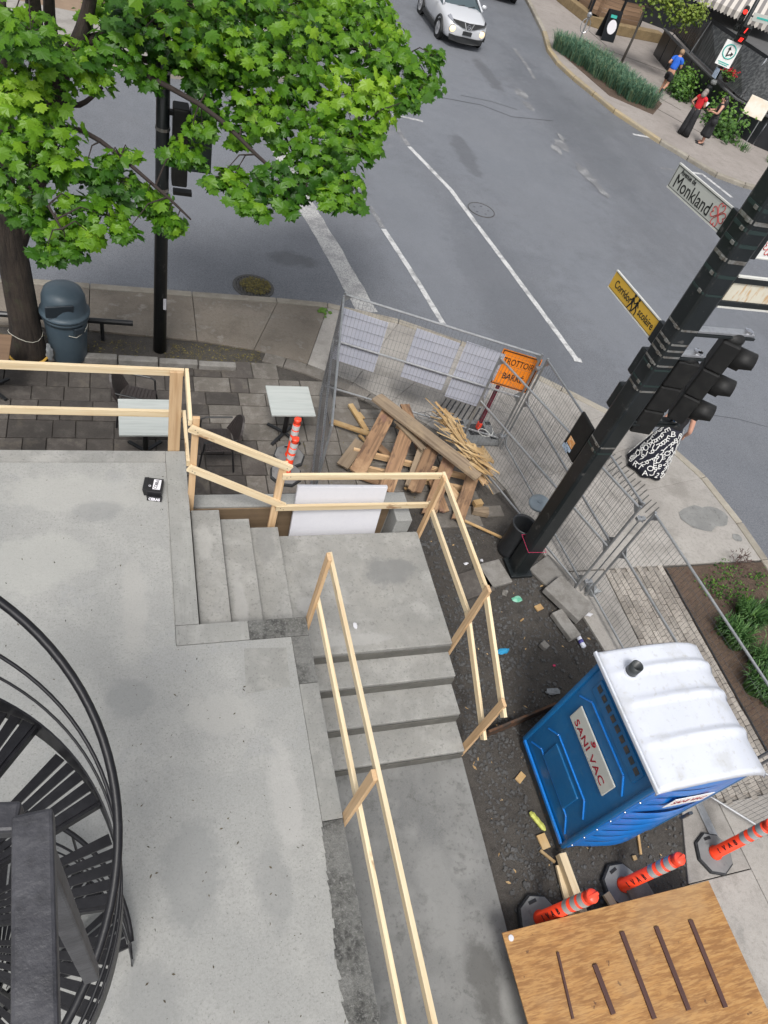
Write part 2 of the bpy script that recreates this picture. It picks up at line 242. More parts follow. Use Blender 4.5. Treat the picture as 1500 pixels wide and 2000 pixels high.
mat('tan_ground', (.24,.17,.115), [(.6,.42,.62,(.17,.12,.08),.8), (5,.5,.68,(.28,.21,.15),.5)], rough=.92, bump=[(20,.4,.01)])
mat('umbrella_grey', (.42,.41,.41), [(8,.42,.62,(.33,.32,.32),.7,(3,3,.2))], rough=.8)
mat('notice_white', (.70,.66,.58), [(3,.45,.62,(.6,.42,.25),.4)], rough=.5)
mat('board_white', (.75,.74,.78), rough=.6)

# ------------------------------------------------------------------ mesh helpers
class MB:
    def __init__(s): s.v = []; s.f = []; s.a = []
    def add(s, vs, fs, tint=None):
        o = len(s.v); s.v += [Vector(v) for v in vs]; s.f += [[i+o for i in f] for f in fs]
        s.a += [tint if tint is not None else 0.5]*len(vs); return s
    def box(s, c, d, rot=None, taper=1.0):
        x, y, z = d[0]/2, d[1]/2, d[2]/2; t = taper
        vs = [Vector(p) for p in ((-x,-y,-z),(x,-y,-z),(x,y,-z),(-x,y,-z),(-x*t,-y*t,z),(x*t,-y*t,z),(x*t,y*t,z),(-x*t,y*t,z))]
        if rot is not None: vs = [rot @ v for v in vs]
        c = Vector(c)
        return s.add([v+c for v in vs], [(0,3,2,1),(4,5,6,7),(0,1,5,4),(1,2,6,5),(2,3,7,6),(3,0,4,7)])
    def bar(s, p, q, w, h, up=(0,0,1)):
        p, q = Vector(p), Vector(q); d = q-p; L = d.length; x = d/L; z = Vector(up); y = z.cross(x)
        if y.length < 1e-4: y = Vector((0,1,0)).cross(x)
        y.normalize(); z = x.cross(y)
        return s.box((p+q)/2, (L, w, h), Matrix((x, y, z)).transposed())
    def tube(s, pts, r, n=8, caps=True, closed=False):
        pts = [Vector(p) for p in pts]; N = len(pts); rs = r if isinstance(r, (list, tuple)) else [r]*N
        vs = []; pu = None
        for i, p in enumerate(pts):
            a = pts[i-1] if (i or closed) else p; b = pts[(i+1) % N] if (i < N-1 or closed) else p
            d = (b-a).normalized()
            if pu is None: pu = d.orthogonal().normalized()
            else: pu = (pu-d*pu.dot(d)).normalized()
            v = d.cross(pu)
            for k in range(n):
                t = 2*math.pi*k/n; vs.append(p+(pu*math.cos(t)+v*math.sin(t))*rs[i])
        fs = []
        for i in range(N if closed else N-1):
            j = (i+1) % N
            for k in range(n): k2 = (k+1) % n; fs.append((i*n+k, i*n+k2, j*n+k2, j*n+k))
        if caps and not closed: fs += [tuple(range(n-1, -1, -1)), tuple((N-1)*n+k for k in range(n))]
        return s.add(vs, fs)
    def lathe(s, prof, c=(0,0,0), n=20, axis=None):
        c = Vector(c); vs = []; N = len(prof)
        rot = Vector((0,0,1)).rotation_difference(Vector(axis).normalized()).to_matrix() if axis is not None else None
        for r, z in prof:
            for k in range(n):
                t = 2*math.pi*k/n; v = Vector((r*math.cos(t), r*math.sin(t), z)); vs.append((rot @ v if rot else v)+c)
        fs = [(i*n+k, i*n+(k+1) % n, (i+1)*n+(k+1) % n, (i+1)*n+k) for i in range(N-1) for k in range(n)]
        fs += [tuple(range(n-1, -1, -1)), tuple((N-1)*n+k for k in range(n))]
        return s.add(vs, fs)
    def prism(s, poly, z0, z1):
        n = len(poly); a = sum(poly[i][0]*poly[(i+1) % n][1]-poly[(i+1) % n][0]*poly[i][1] for i in range(n))
        if a < 0: poly = poly[::-1]
        vs = [(p[0], p[1], z0) for p in poly]+[(p[0], p[1], z1) for p in poly]
        fs = [tuple(range(n-1, -1, -1)), tuple(range(n, 2*n))]+[(i, (i+1) % n, n+(i+1) % n, n+i) for i in range(n)]
        return s.add(vs, fs)
    def slab(s, q, n, t):           # quad or ngon q (3D), thickness t along n
        q = [Vector(p) for p in q]; n = Vector(n).normalized()*t; k = len(q)
        nn = sum(((q[i]-q[0]).cross(q[i+1]-q[0]) for i in range(1, k-1)), Vector())
        if nn.dot(n) < 0: q = q[::-1]
        return s.add(q+[p+n for p in q], [tuple(range(k-1, -1, -1)), tuple(range(k, 2*k))]+[(i, (i+1) % k, k+(i+1) % k, k+i) for i in range(k)])
    def ball(s, c, r, n=8, squash=(1,1,1), jit=0, rng=R_):
        prof = []
        vs = []; fs = []; c = Vector(c); m_ = max(3, n//2)
        for i in range(1, m_):
            a = math.pi*i/m_
            for k in range(n):
                t = 2*math.pi*k/n; j = 1+rng.uniform(-jit, jit)
                vs.append(c+Vector((math.sin(a)*math.cos(t)*squash[0], math.sin(a)*math.sin(t)*squash[1], math.cos(a)*squash[2]))*r*j)
        vs += [c+Vector((0,0,r*squash[2])), c-Vector((0,0,r*squash[2]))]; T = len(vs)-2
        for i in range(m_-2):
            for k in range(n): k2 = (k+1) % n; fs.append((i*n+k, (i+1)*n+k, (i+1)*n+k2, i*n+k2))
        for k in range(n): k2 = (k+1) % n; fs += [(T, k, k2), (T+1, (m_-2)*n+k2, (m_-2)*n+k)]
        return s.add(vs, fs)
    def build(s, name, mt, parent=None, local=False, smooth=False, bevel=0, tint=False):
        me = bpy.data.meshes.new(name); o = bpy.data.objects.new(name, me); COL.objects.link(o)
        if parent is not None:
            off = Vector((0,0,0)) if local else ORG[parent.name]
            o.parent = parent; ORG[o.name] = ORG[parent.name].copy()
        elif local: off = Vector((0,0,0)); ORG[o.name] = off
        else:
            n = len(s.v); off = Vector((sum(v.x for v in s.v)/n, sum(v.y for v in s.v)/n, min(v.z for v in s.v))); o.location = off; ORG[o.name] = off
        me.from_pydata([v-off for v in s.v], [], s.f); me.update()
        if tint:
            at = me.attributes.new('tint', 'FLOAT', 'POINT'); at.data.foreach_set('value', s.a)
        if smooth: me.polygons.foreach_set('use_smooth', [True]*len(me.polygons))
        me.materials.append(M[mt])
        if bevel:
            b = o.modifiers.new('bevel', 'BEVEL'); b.width = bevel; b.segments = 2; b.limit_method = 'ANGLE'
        if smooth == 'auto':
            me.polygons.foreach_set('use_smooth', [False]*len(me.polygons))
        return o
ORG = {}
def tag(o, label, cat, group=None, kind=None):
    if label: o['label'] = label
    if cat: o['category'] = cat
    if group: o['group'] = group
    if kind: o['kind'] = kind
    return o
def struct(o): o['kind'] = 'structure'; return o
def stuff(o, label=None, cat=None): o['kind'] = 'stuff'; tag(o, label, cat); return o
def thing(name, label, cat, loc=(0,0,0), group=None, rz=0):
    o = bpy.data.objects.new(name, None); COL.objects.link(o); o.location = loc; o.rotation_euler = (0,0,rz); o.empty_display_size = .2
    ORG[o.name] = Vector(loc); return tag(o, label, cat, group)
def copy_tree(o, parent=None):
    c = o.copy(); COL.objects.link(c); c.parent = parent
    for ch in list(o.children): copy_tree(ch, c)
    return c
_boards = {}
def board(name, p, q, wd, th, mt, parent=None, up=(0,0,1), bev=.003, ragged=0):
    """one plank with its grain along its own x axis; wd across, th along up"""
    p, q = Vector(p), Vector(q); d = q-p; L = d.length; x = d/L; z = Vector(up); y = z.cross(x)
    if y.length < 1e-3: y = Vector((0,1,0)).cross(x)
    y.normalize(); z = x.cross(y)
    b = MB()
    if ragged:
        n = 5; vs = []; fs = []
        for e, sx in ((0, -L/2), (1, L/2)):
            for i in range(n+1):
                dx = R_.uniform(-ragged, ragged*.3)*(1 if e else -1)
                vs += [(sx+dx, (i/n-.5)*wd, -th/2), (sx+dx*R_.uniform(.6,1), (i/n-.5)*wd, th/2)]
        k = 2*(n+1)
        for i in range(n):
            a = 2*i; fs += [(a, a+1, a+3, a+2), (k+a, k+a+2, k+a+3, k+a+1), (a+1, k+a+1, k+a+3, a+3), (a, a+2, k+a+2, k+a)]
        fs += [(0, k, k+1, 1), (2*n, 2*n+1, k+2*n+1, k+2*n)]
        b.add(vs, fs)
    else: b.box((0,0,0), (L, wd, th))
    o = b.build(name, mt, None, local=True, bevel=bev)
    mw = Matrix((x, y, z)).transposed().to_4x4(); mw.translation = (p+q)/2
    if parent is not None:
        o.parent = parent; o.matrix_local = Matrix.Translation(-ORG[parent.name]) @ mw
    else: o.matrix_world = mw
    ORG[o.name] = (p+q)/2
    return o
def text(body, size, mt, parent, mw, ext=.0015, bold=0.0, sx=1.0, name='lettering', space=1.0):
    cu = bpy.data.curves.new('t', 'FONT'); cu.body = body; cu.size = size; cu.align_x = 'CENTER'; cu.align_y = 'CENTER'
    cu.extrude = ext; cu.offset = bold; cu.space_character = space; cu.resolution_u = 3
    t = bpy.data.objects.new('t', cu); COL.objects.link(t); bpy.context.view_layer.update()
    me = bpy.data.meshes.new_from_object(t.evaluated_get(bpy.context.evaluated_depsgraph_get()))
    bpy.data.objects.remove(t); bpy.data.curves.remove(cu)
    for v in me.vertices: v.co.x *= sx
    o = bpy.data.objects.new(name, me); COL.objects.link(o); me.materials.clear(); me.materials.append(M[mt])
    o.parent = parent; o.matrix_local = Matrix.Translation(-ORG[parent.name]) @ mw
    ORG[o.name] = ORG[parent.name].copy(); return o
def frame(x, z, o):       # text frame: x = reading direction, z = facing normal
    x = Vector(x).normalized(); z = Vector(z).normalized(); y = z.cross(x).normalized(); x = y.cross(z)
    mt = Matrix((x, y, z)).transposed().to_4x4(); mt.translation = Vector(o); return mt
def inpoly(p, poly):
    c = False; n = len(poly)
    for i in range(n):
        a, b = poly[i], poly[i-1]
        if (a[1] > p[1]) != (b[1] > p[1]) and p[0] < (b[0]-a[0])*(p[1]-a[1])/(b[1]-a[1])+a[0]: c = not c
    return c
def lerp(a, b, t): return a+(b-a)*t

# ================================================================== GROUND AND ROAD
RZ = -0.12
b = MB(); NG = 24
gx = [-60+i*(220/NG) for i in range(NG+1)]; gy = [-40+i*(220/NG) for i in range(NG+1)]
b.add([(x, y, RZ) for y in gy for x in gx], [(j*(NG+1)+i, j*(NG+1)+i+1, (j+1)*(NG+1)+i+1, (j+1)*(NG+1)+i) for j in range(NG) for i in range(NG)])
road = struct(b.build('road', 'asphalt', local=True))
KERB = [(-9,11.4),(-.67,11.43),(1.05,11.43),(2.6,11.45),(3.6,11.42),(5.0,11.07),(6.2,10.5),(7.1,9.94),(8.0,9.24),(8.78,8.61),(9.64,7.93),(10.1,6.86),(10.24,5.76),(10.26,4.95),(10.3,-6)]
INNER = [(-9,10.1),(-.67,10.12),(1.05,10.02),(2.0,9.86),(2.9,9.55),(3.65,9.1),(4.2,8.6),(4.75,8.1),(5.2,7.65),(5.5,7.2),(5.75,6.6),(5.85,6.0),(5.9,5.5),(5.98,4.95)]
def offs(poly, d):
    out = []
    for i, p in enumerate(poly):
        a = Vector(poly[max(i-1,0)]); c = Vector(poly[min(i+1,len(poly)-1)]); t = (c-a).normalized(); out.append((p[0]+t.y*d*-1*-1, p[1]-t.x*d))
    return out
KIN = [(p[0]-0, p[1]) for p in offs(KERB, .16)]
# the near block: soil under everything
b = MB(); b.prism(KIN+[(10.1,-8),(-9,-8)], -.3, -.035); struct(b.build('ground', 'soil'))
kerb = struct(thing('kerb', None, None))
for i in range(len(KERB)-1):
    a0, a1, c0, c1 = Vector(KERB[i]), Vector(KERB[i+1]), Vector(KIN[i]), Vector(KIN[i+1]); L = (a1-a0).length; n = max(1, round(L/1.5))
    for k in range(n):
        t0, t1 = k/n+.004/L, (k+1)/n-.004/L
        pb = MB(); pb.prism([tuple(a0.lerp(a1,t0)), tuple(a0.lerp(a1,t1)), tuple(c0.lerp(c1,t1)), tuple(c0.lerp(c1,t0))], -.3, .004); pb.build('kerb_stone', 'kerb_stone', kerb, bevel=.02)
side = struct(thing('sidewalk', None, None))
KI2 = offs(KERB, .17)
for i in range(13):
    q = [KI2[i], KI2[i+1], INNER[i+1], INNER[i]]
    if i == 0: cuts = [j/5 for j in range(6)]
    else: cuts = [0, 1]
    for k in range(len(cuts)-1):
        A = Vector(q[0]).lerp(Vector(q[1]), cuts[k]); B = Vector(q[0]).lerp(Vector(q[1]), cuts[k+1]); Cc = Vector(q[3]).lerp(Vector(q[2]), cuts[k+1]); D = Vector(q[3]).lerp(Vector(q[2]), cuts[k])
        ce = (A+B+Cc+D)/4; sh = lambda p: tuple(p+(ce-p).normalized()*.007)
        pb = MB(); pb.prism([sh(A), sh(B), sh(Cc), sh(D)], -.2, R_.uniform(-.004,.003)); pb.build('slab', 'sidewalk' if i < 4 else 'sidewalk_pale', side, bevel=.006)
# lower part of the corner: concrete strip, brick band, slabs
def slabq(q, z, mt='sidewalk_pale', par=side, nm='slab', bev=.008):
    pb = MB(); pb.prism(q, -.2, z); return pb.build(nm, mt, par, bevel=bev)
yy = [4.93, 3.4, 1.85, .6, -.8, -2.4]
for i in range(5):
    x0, x1 = (lerp(6.0, 6.5, min(1, i/2)) if i < 3 else 5.92), 6.85
    xa = lerp(6.0, 6.5, min(1, (i+1)/2)) if i < 2 else 5.92
    slabq([(x0, yy[i]-.005), (x1, yy[i]-.005), (x1, yy[i+1]+.005), (xa, yy[i+1]+.005)], R_.uniform(-.003,.004))
for i, (y0, y1) in enumerate(((1.36, .1), (.09, -1.2), (-1.21, -2.6))): slabq([(6.86, y0), (8.0, y0), (8.0, y1), (6.86, y1)], R_.uniform(-.004,.002))
pb = MB(); pb.prism([(6.86,1.37),(8.01,1.37),(8.01,4.94),(6.86,4.94)], -.2, -.03); pb.build('bedding', 'brick_paver', side)
brick = None; nx, ny = 11, 17
bw, bl = 1.13/nx, 3.55/ny
for i in range(nx):
    for j in range(ny):
        if brick is None:
            pb = MB(); pb.box((0,0,-.045), (bw-.008, bl-.008, .09)); brick = pb.build('brick', 'brick_paver', side, local=True, bevel=.004); o = brick
        else: o = brick.copy(); COL.objects.link(o)
        o.parent = side; o.location = (6.87+(i+.5)*bw, 1.37+(j+.5)*bl-(bl/2 if i % 2 else 0)+.05, R_.uniform(-.006,.004))
# planting strip beside the side street
b = MB(); b.prism([(8.02,4.9),(9.4,4.92),(10.08,4.9),(10.1,-6),(8.02,-6)], -.2, -.008); struct(b.build('planting_bed', 'brown_soil'))
b = MB(); b.tube([(8.03,4.88,.0),(8.03,-3,.0)], .012, 6); struct(b.build('bed_edging', 'rubber_black'))
# patio of mixed pavers
patio = struct(thing('patio', None, None))
PREG = [(-3.6,6.14),(-3.6,9.32),(.6,9.3),(1.3,9.4),(2.1,9.45),(3.0,9.1),(3.9,8.45),(4.9,7.45),(5.35,6.75),(5.5,6.2),(5.0,6.0),(4.4,6.05),(3.95,6.3),(3.6,6.1),(3.45,5.86),(.66,5.86),(.66,6.14)]
def paver(x0, y0, x1, y1, mt, nm='paver', par=patio):
    pb = MB(); pb.box((0,0,-.03), (x1-x0-.014, y1-y0-.014, .06)); o = pb.build(nm, mt, par, local=True, bevel=.006)
    o.location = ((x0+x1)/2, (y0+y1)/2, R_.uniform(-.009,.002)-.004); o.rotation_euler = (R_.uniform(-.008,.008), R_.uniform(-.008,.008), R_.uniform(-.008,.008))
y = 5.86; row = 0
while y < 9.5:
    hgt = (.42, .30, .36)[row % 3]; x = -3.7+R_.uniform(0,.2)
    while x < 5.6:
        wd = R_.choice((.30,.36,.44,.52,.58))
        def put(x0, y0, x1, y1):
            if inpoly(((x0+x1)/2,(y0+y1)/2), PREG):
                cx = (x0+x1)/2; paver(x0, y0, x1, y1, 'paver_pale' if cx+R_.uniform(-.5,.5) > 1.5 else 'paver')  # darker pavers on the left: shade under the maple put into their colour
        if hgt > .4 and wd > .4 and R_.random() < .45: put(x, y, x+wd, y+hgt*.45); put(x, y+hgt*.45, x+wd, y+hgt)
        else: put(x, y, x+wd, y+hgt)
        x += wd
    y += hgt; row += 1
# curved course of border pavers along the sidewalk
IP = [Vector((2.2,9.83)),Vector((2.9,9.55)),Vector((3.65,9.1)),Vector((4.2,8.6)),Vector((4.75,8.1)),Vector((5.2,7.65)),Vector((5.5,7.2)),Vector((5.75,6.6))]
for i in range(len(IP)-1):
    t = (IP[i+1]-IP[i]); nrm = Vector((t.y, -t.x)).normalized()*-1
    for k in range(2):
        a, c = IP[i].lerp(IP[i+1], k/2+.01), IP[i].lerp(IP[i+1], (k+1)/2-.01); n2 = Vector((nrm.x, nrm.y)); n2 = n2 if n2.y < 0 else -n2
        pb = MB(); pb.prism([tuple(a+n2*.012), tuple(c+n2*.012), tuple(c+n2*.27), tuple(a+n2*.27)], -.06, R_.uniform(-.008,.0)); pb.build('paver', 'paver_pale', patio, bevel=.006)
for k in range(5):   # low stone edging by the soil strip
    pb = MB(); pb.box((-1.45+k*.62+.3, 9.42-.02*k, .01), (.6, .13, .13)); pb.build('edging_stone', 'grey_edge' if 'grey_edge' in M else 'loose_stone', patio, bevel=.015)
for i in range(9):
    A, B = G(872+i*9.5, 778+i*2.6, .006), G(853+i*9.5, 806+i*3.2, .006); pb = MB(); pb.bar(A, B, .022, .004); struct(pb.build('ramp_groove', 'rubber_black' if i % 3 else 'soil'))
for i in range(14):
    A, B = G(1208+i*6.5, 882+i*8, .006), G(1172+i*6.5, 908+i*8.5, .006); A, B = A.lerp(B, R_.uniform(0,.2)), B.lerp(A, R_.uniform(0,.3)); pb = MB(); pb.bar(A, B, .016, .004); struct(pb.build('ramp_groove', 'cast_iron'))
for (px, py, rx, ry) in ((1365,1012,.36,.30),(1395,1010,.30,.24),(1440,1050,.10,.09)):
    c0 = G(px,py,.0065); pb = MB(); pb.add([c0+Vector((math.cos(k*.45)*rx*R_.uniform(.85,1.1), math.sin(k*.45)*ry*R_.uniform(.85,1.1), .0005 if px > 1380 else 0)) for k in range(14)], [tuple(range(14))]); struct(pb.build('repair_patch', 'walk_concrete'))
# opposite corner (far right)
FK = [(21,60),(19.2,42),(18.17,36.71),(17.35,33.03),(16.61,30.64),(16.45,29.2),(16.59,27.8),(17.15,25.06),(18.07,22.92),(19.33,20.86),(20.3,20.4),(21.6,20.2),(60,17)]
FKI = [(p[0]+.22*(1 if i < 7 else .7), p[1]+(0 if i < 6 else .2)) for i, p in enumerate(FK)]
b = MB(); b.prism(FKI+[(90,30),(90,90),(24,90)], -.3, 0.0); struct(b.build('far_sidewalk', 'far_paving'))
fk = struct(thing('far_kerb', None, None))
for i in range(len(FK)-1):
    a0, a1, c0, c1 = Vector(FK[i]), Vector(FK[i+1]), Vector(FKI[i]), Vector(FKI[i+1]); n = max(1, min(6, round((a1-a0).length/1.6)))
    for k in range(n):
        t0, t1 = k/n+.003, (k+1)/n-.003
        pb = MB(); pb.prism([tuple(a0.lerp(a1,t0)), tuple(a0.lerp(a1,t1)), tuple(c0.lerp(c1,t1)), tuple(c0.lerp(c1,t0))], -.3, .012); pb.build('kerb_stone', 'kerb_yellowed' if 2 < i < 8 else 'kerb_stone', fk, bevel=.03)
# ribbed paving joints on the far sidewalk (long seams)
for (p, q) in (((1150,60),(1185,90)), ((1215,150),(1330,215)), ((1270,205),(1370,260)), ((1180,95),(1300,140))):
    A, B = G(*p, .004), G(*q, .004); pb = MB(); pb.bar(A, B, .03, .006); struct(pb.build('paving_seam', 'soil'))
# block across the main street behind the maple
NW = [(-60,21.0),(-.2,21.0),(.6,21.06),(2.45,21.25),(3.4,21.5),(4.3,22.3),(4.9,24),(5.9,28),(8,60)]
NWI = [(p[0]-(.2 if i > 3 else 0), p[1]+.22) for i, p in enumerate(NW)]
b = MB(); b.prism(NW+NWI[::-1], -.3, .012); struct(b.build('kerb', 'kerb_stone', bevel=.02))
b = MB(); b.prism([(-60,21.23),(2.3,21.45),(3.2,21.75),(4.05,22.5),(4.65,24.2),(5.65,28.2),(7.7,60),(5.4,60),(3.6,28.5),(2.2,24.2),(-60,24)], -.3, .0); struct(b.build('sidewalk', 'sidewalk_pale'))
b = MB(); b.prism([(-60,24.02),(2.2,24.22),(3.6,28.5),(5.4,60),(-60,60)], -.3, -.01); struct(b.build('bare_lot', 'tan_ground'))

# road paint, cracks, castings
def stripe(pts, wd, mt, nm='road_marking', z=RZ+.004):
    P = [G(p[0], p[1], z) for p in pts]; pb = MB(); vs = []; n = 0
    PP = []
    for i in range(len(P)-1):
        k = max(1, int((P[i+1]-P[i]).length/.25))
        for j in range(k): PP.append(P[i].lerp(P[i+1], j/k))
    PP.append(P[-1])
    for i, p in enumerate(PP):
        d = (PP[min(i+1,len(PP)-1)]-PP[max(i-1,0)]).normalized(); nn = Vector((-d.y, d.x, 0))*(wd/2)
        vs += [p-nn*R_.uniform(.9,1.06), p+nn*R_.uniform(.9,1.06)]
    pb.add(vs, [(2*i, 2*i+2, 2*i+3, 2*i+1) for i in range(len(PP)-1)]); return struct(pb.build(nm, mt))
stripe([(520,240),(560,320),(592,392),(650,490),(718,610)], .46, 'paint_band')
stripe([(680,340),(704,368)], .16, 'paint_white'); stripe([(722,402),(748,445)], .12, 'paint_worn'); stripe([(749,447),(800,525),(868,636)], .13, 'paint_white', z=RZ+.007)
stripe([(757,228),(776,252),(798,284)], .14, 'paint_worn'); stripe([(799,286),(880,370),(1000,530),(1128,704)], .135, 'paint_white'); stripe([(1120,701),(1136,704)], .15, 'paint_white', z=RZ+.008)
stripe([(766,223),(826,237)], .12, 'paint_white'); stripe([(1236,262),(1278,270)], .14, 'paint_white')
stripe([(1345,336),(1372,340),(1430,386)], .15, 'paint_white'); stripe([(1290,328),(1322,332)], .12, 'paint_worn')
stripe([(1005,95),(1030,130),(1045,155)], .16, 'paint_worn')
stripe([(1325,798),(1360,806),(1400,812),(1440,818),(1500,834)], .018, 'crack', 'road_crack')
stripe([(860,190),(940,205),(1000,228),(1080,236)], .05, 'crack', 'road_crack'); stripe([(900,186),(960,198),(1010,214)], .03, 'crack', 'road_crack', z=RZ+.006)
# scuffed remnants of old arrows
for (x, y, s) in ((1020,185,.5),(1030,205,.45),(1095,282,.5),(1088,292,.4),(1140,335,.5),(1155,350,.45),(1165,362,.4),(1178,375,.35),(1095,268,.3)):
    c0 = G(x, y, RZ+.003); pb = MB(); k = 11
    pb.add([c0]+[c0+Vector((math.cos(2*math.pi*i/k)*s*.45*R_.uniform(.5,1.2), math.sin(2*math.pi*i/k)*s*1.1*R_.uniform(.5,1.2), 0)) for i in range(k)], [(0, 1+i, 1+(i+1) % k) for i in range(k)])
    [setattr(v,'z',RZ+.0025+.0012*len([1 for o in bpy.data.objects if o.name.startswith('old_marking')])) for v in pb.v]; struct(pb.build('old_marking', 'paint_worn'))
mh = thing('manhole_cover', 'round iron manhole cover set flush in the asphalt', 'manhole', G(940,410,RZ))
b = MB(); b.lathe([(.36,0),(.36,.006),(.33,.006),(.33,.004),(.001,.004)], G(940,410,RZ), 32); b.build('cover', 'asphalt', mh)
b = MB(); c0 = G(940,410,RZ+.006); b.tube([c0+Vector((math.cos(a*.2618)*.36, math.sin(a*.2618)*.36, 0)) for a in range(24)], .012, 5, closed=True); b.build('ring', 'cast_iron', mh)
for k in range(5):
    b = MB(); b.box(c0+Vector((.2*math.cos(k*1.256), .2*math.sin(k*1.256), .002)), (.05,.03,.004)); b.build('lift_hole', 'crack', mh)
cb = thing('catch_basin', 'round drain grate by the kerb choked with fallen green seeds', 'drain', G(495,560,RZ))
c0 = G(495,560,RZ)
b = MB(); b.lathe([(.40,0),(.40,.01),(.34,.012),(.34,.002),(.001,.002)], c0, 28); b.build('rim', 'cast_iron', cb)
for k in range(-5,6):
    L = math.sqrt(.33**2-(k*.06)**2); b = MB(); b.box(c0+Vector((k*.06,0,.012)), (.03, 2*L, .012)); b.build('grate_bar', 'cast_iron', cb)
b = MB()
for _ in range(900):
    r = .30*math.sqrt(R_.random()); a = R_.uniform(0,6.283); p = c0+Vector((r*math.cos(a)+.04, r*math.sin(a)*.9, .02+R_.uniform(0,.03))); s = R_.uniform(.012,.03)
    t = Vector((R_.uniform(-1,1),R_.uniform(-1,1),R_.uniform(-.3,.3))).normalized(); u = t.cross(Vector((0,0,1))).normalized()*s*.4
    b.add([p-t*s, p+u, p+t*s, p-u], [(0,1,2,3)])
stuff(b.build('fallen_seeds', 'dry_leaves', cb))

# ------------------------------------------------------------------ loose ground cover (uncountable)
def bits(name, mt, n, sampler, smin, smax, label, cat, stone=False, flat=.5):
    b = MB()
    for _ in range(n):
        p = sampler()
        if p is None: continue
        s = smin+(smax-smin)*R_.random()**2.2
        if stone:
            vs = []; ax = Vector((R_.uniform(.7,1.3), R_.uniform(.7,1.3), R_.uniform(.5,.9)))*s; rz = R_.uniform(0,6.28); cz, szn = math.cos(rz), math.sin(rz)
            for v in ((1,0,0),(0,1,0),(-1,0,0),(0,-1,0),(.55,.55,.75),(-.5,.45,.8),(-.45,-.55,.7),(.5,-.5,.8),(0,0,-.5)):
                x, y_, z = v[0]*ax.x*R_.uniform(.8,1.2), v[1]*ax.y*R_.uniform(.8,1.2), v[2]*ax.z; vs.append(p+Vector((x*cz-y_*szn, x*szn+y_*cz, z+s*.15)))
            b.add(vs, [(0,1,4),(1,2,5),(2,3,6),(3,0,7),(4,1,5),(5,2,6),(6,3,7),(7,0,4),(4,5,6,7),(8,1,0),(8,2,1),(8,3,2),(8,0,3)])
        else:
            t = Vector((R_.uniform(-1,1),R_.uniform(-1,1),R_.uniform(-.15,.15))).normalized()*s; u = t.cross(Vector((0,0,1)))*R_.uniform(.15,.5)
            k = Vector((0,0,s*.2)); b.add([p-t+k*.2, p+u+k, p+t+k*.2, p-u+k*.3], [(0,1,2,3)])
    return stuff(b.build(name, mt), label, cat)
DIRT = [(3.72,5.9),(3.72,-1.5),(6.1,-1.5),(6.4,1.8),(6.35,3.4),(5.95,4.6),(5.75,5.9),(5.0,5.9)]
def s_dirt(dense=None):
    def f():
        for _ in range(30):
            x, y = R_.uniform(3.6,6.5), R_.uniform(-1.4,5.95)
            if not inpoly((x,y), DIRT): continue
            dn = noise.noise(Vector((x*.9+3, y*.9, 0)))*.9+.35 + (.5 if x < 4.3 else 0)
            if R_.random() < dn: return Vector((x, y, -.035))
    return f
bits('gravel', 'gravel', 7500, s_dirt(), .005, .032, 'dark crushed stone strewn over the bare dirt beside the walkway', 'gravel', True)
bits('wood_chips', 'splinter', 170, s_dirt(), .01, .045, 'pale wood splinters scattered across the bare dirt', 'wood chips')
def s_porch():
    x, y = R_.uniform(-3,1.5), R_.uniform(-.3,5.7)
    if x > .35 and y > 3.4: return None
    return Vector((x, y, 1.472)) if R_.random() < .75 else Vector((x*.5+.6, y*.6, 1.472))
bits('seed_litter', 'litter_bits', 640, s_porch, .004, .018, 'tiny dry seeds and twigs littering the concrete porch floor', 'litter')
bits('strip_litter', 'dry_leaves', 1500, lambda: Vector((R_.choice((R_.uniform(-3,.2), R_.uniform(.5,2.1))), R_.uniform(9.48,9.95), -.025)), .008, .03, 'yellowish fallen seeds on the soil strip by the sidewalk', 'litter')
bits('patio_litter', 'dry_leaves', 420, lambda: Vector((R_.uniform(2.2,4.6), R_.uniform(6.1,8.0), .003)), .005, .02, 'dry bits scattered on the pavers around the plank pile', 'litter')

# ================================================================== PORCH, STEPS, WALKWAY
porch = thing('concrete_porch', 'raised grey concrete porch with two short flights of steps', 'porch', (0,3,0))
PZ = 1.47
b = MB(); b.prism([(-9,-6),(1.47,-6),(1.47,3.42),(.34,3.42),(.34,5.84),(-9,5.84)], .0, PZ); b.build('floor_slab', 'concrete', porch, bevel=.006)
def curb(q, z, mt, nm='border'): pb = MB(); pb.prism([(x+(-.0045 if k in (0,3) else .0), y) for k, (x, y) in enumerate(q)], .0, z+.008); return pb.build(nm, mt, porch, bevel=.003)
curb([(-9,5.847),(.34,5.847),(.34,6.02),(-9,6.02)], PZ-.012, 'concrete_new')
curb([(.347,3.65),(.57,3.65),(.57,6.02),(.347,6.02)], PZ-.012, 'brushed_concrete')
curb([(.347,3.427),(1.05,3.427),(1.05,3.643),(.347,3.643)], PZ-.01, 'brushed_concrete'); curb([(1.057,3.427),(1.66,3.427),(1.66,3.643),(1.057,3.643)], PZ-.014, 'rough_mortar')
curb([(1.477,2.9),(1.66,2.9),(1.66,3.42),(1.477,3.42)], PZ-.014, 'rough_mortar'); curb([(1.477,1.6),(1.66,1.6),(1.66,2.893),(1.477,2.893)], PZ-.012, 'patch_concrete')
curb([(1.477,-6),(1.66,-6),(1.66,1.593),(1.477,1.593)], PZ-.016, 'rough_mortar')
b = MB()   # ragged black grout spilling over the inner border edge
for i in range(46):
    y0 = 1.55-i*.07; wd = .02+.06*min(1, i/18)*R_.uniform(.5,1.3)
    b.add([(1.47-wd, y0, PZ+.003), (1.50, y0, PZ+.003), (1.50, y0-.07, PZ+.003), (1.47-wd*R_.uniform(.6,1.2), y0-.07, PZ+.003)], [(0,3,2,1)])
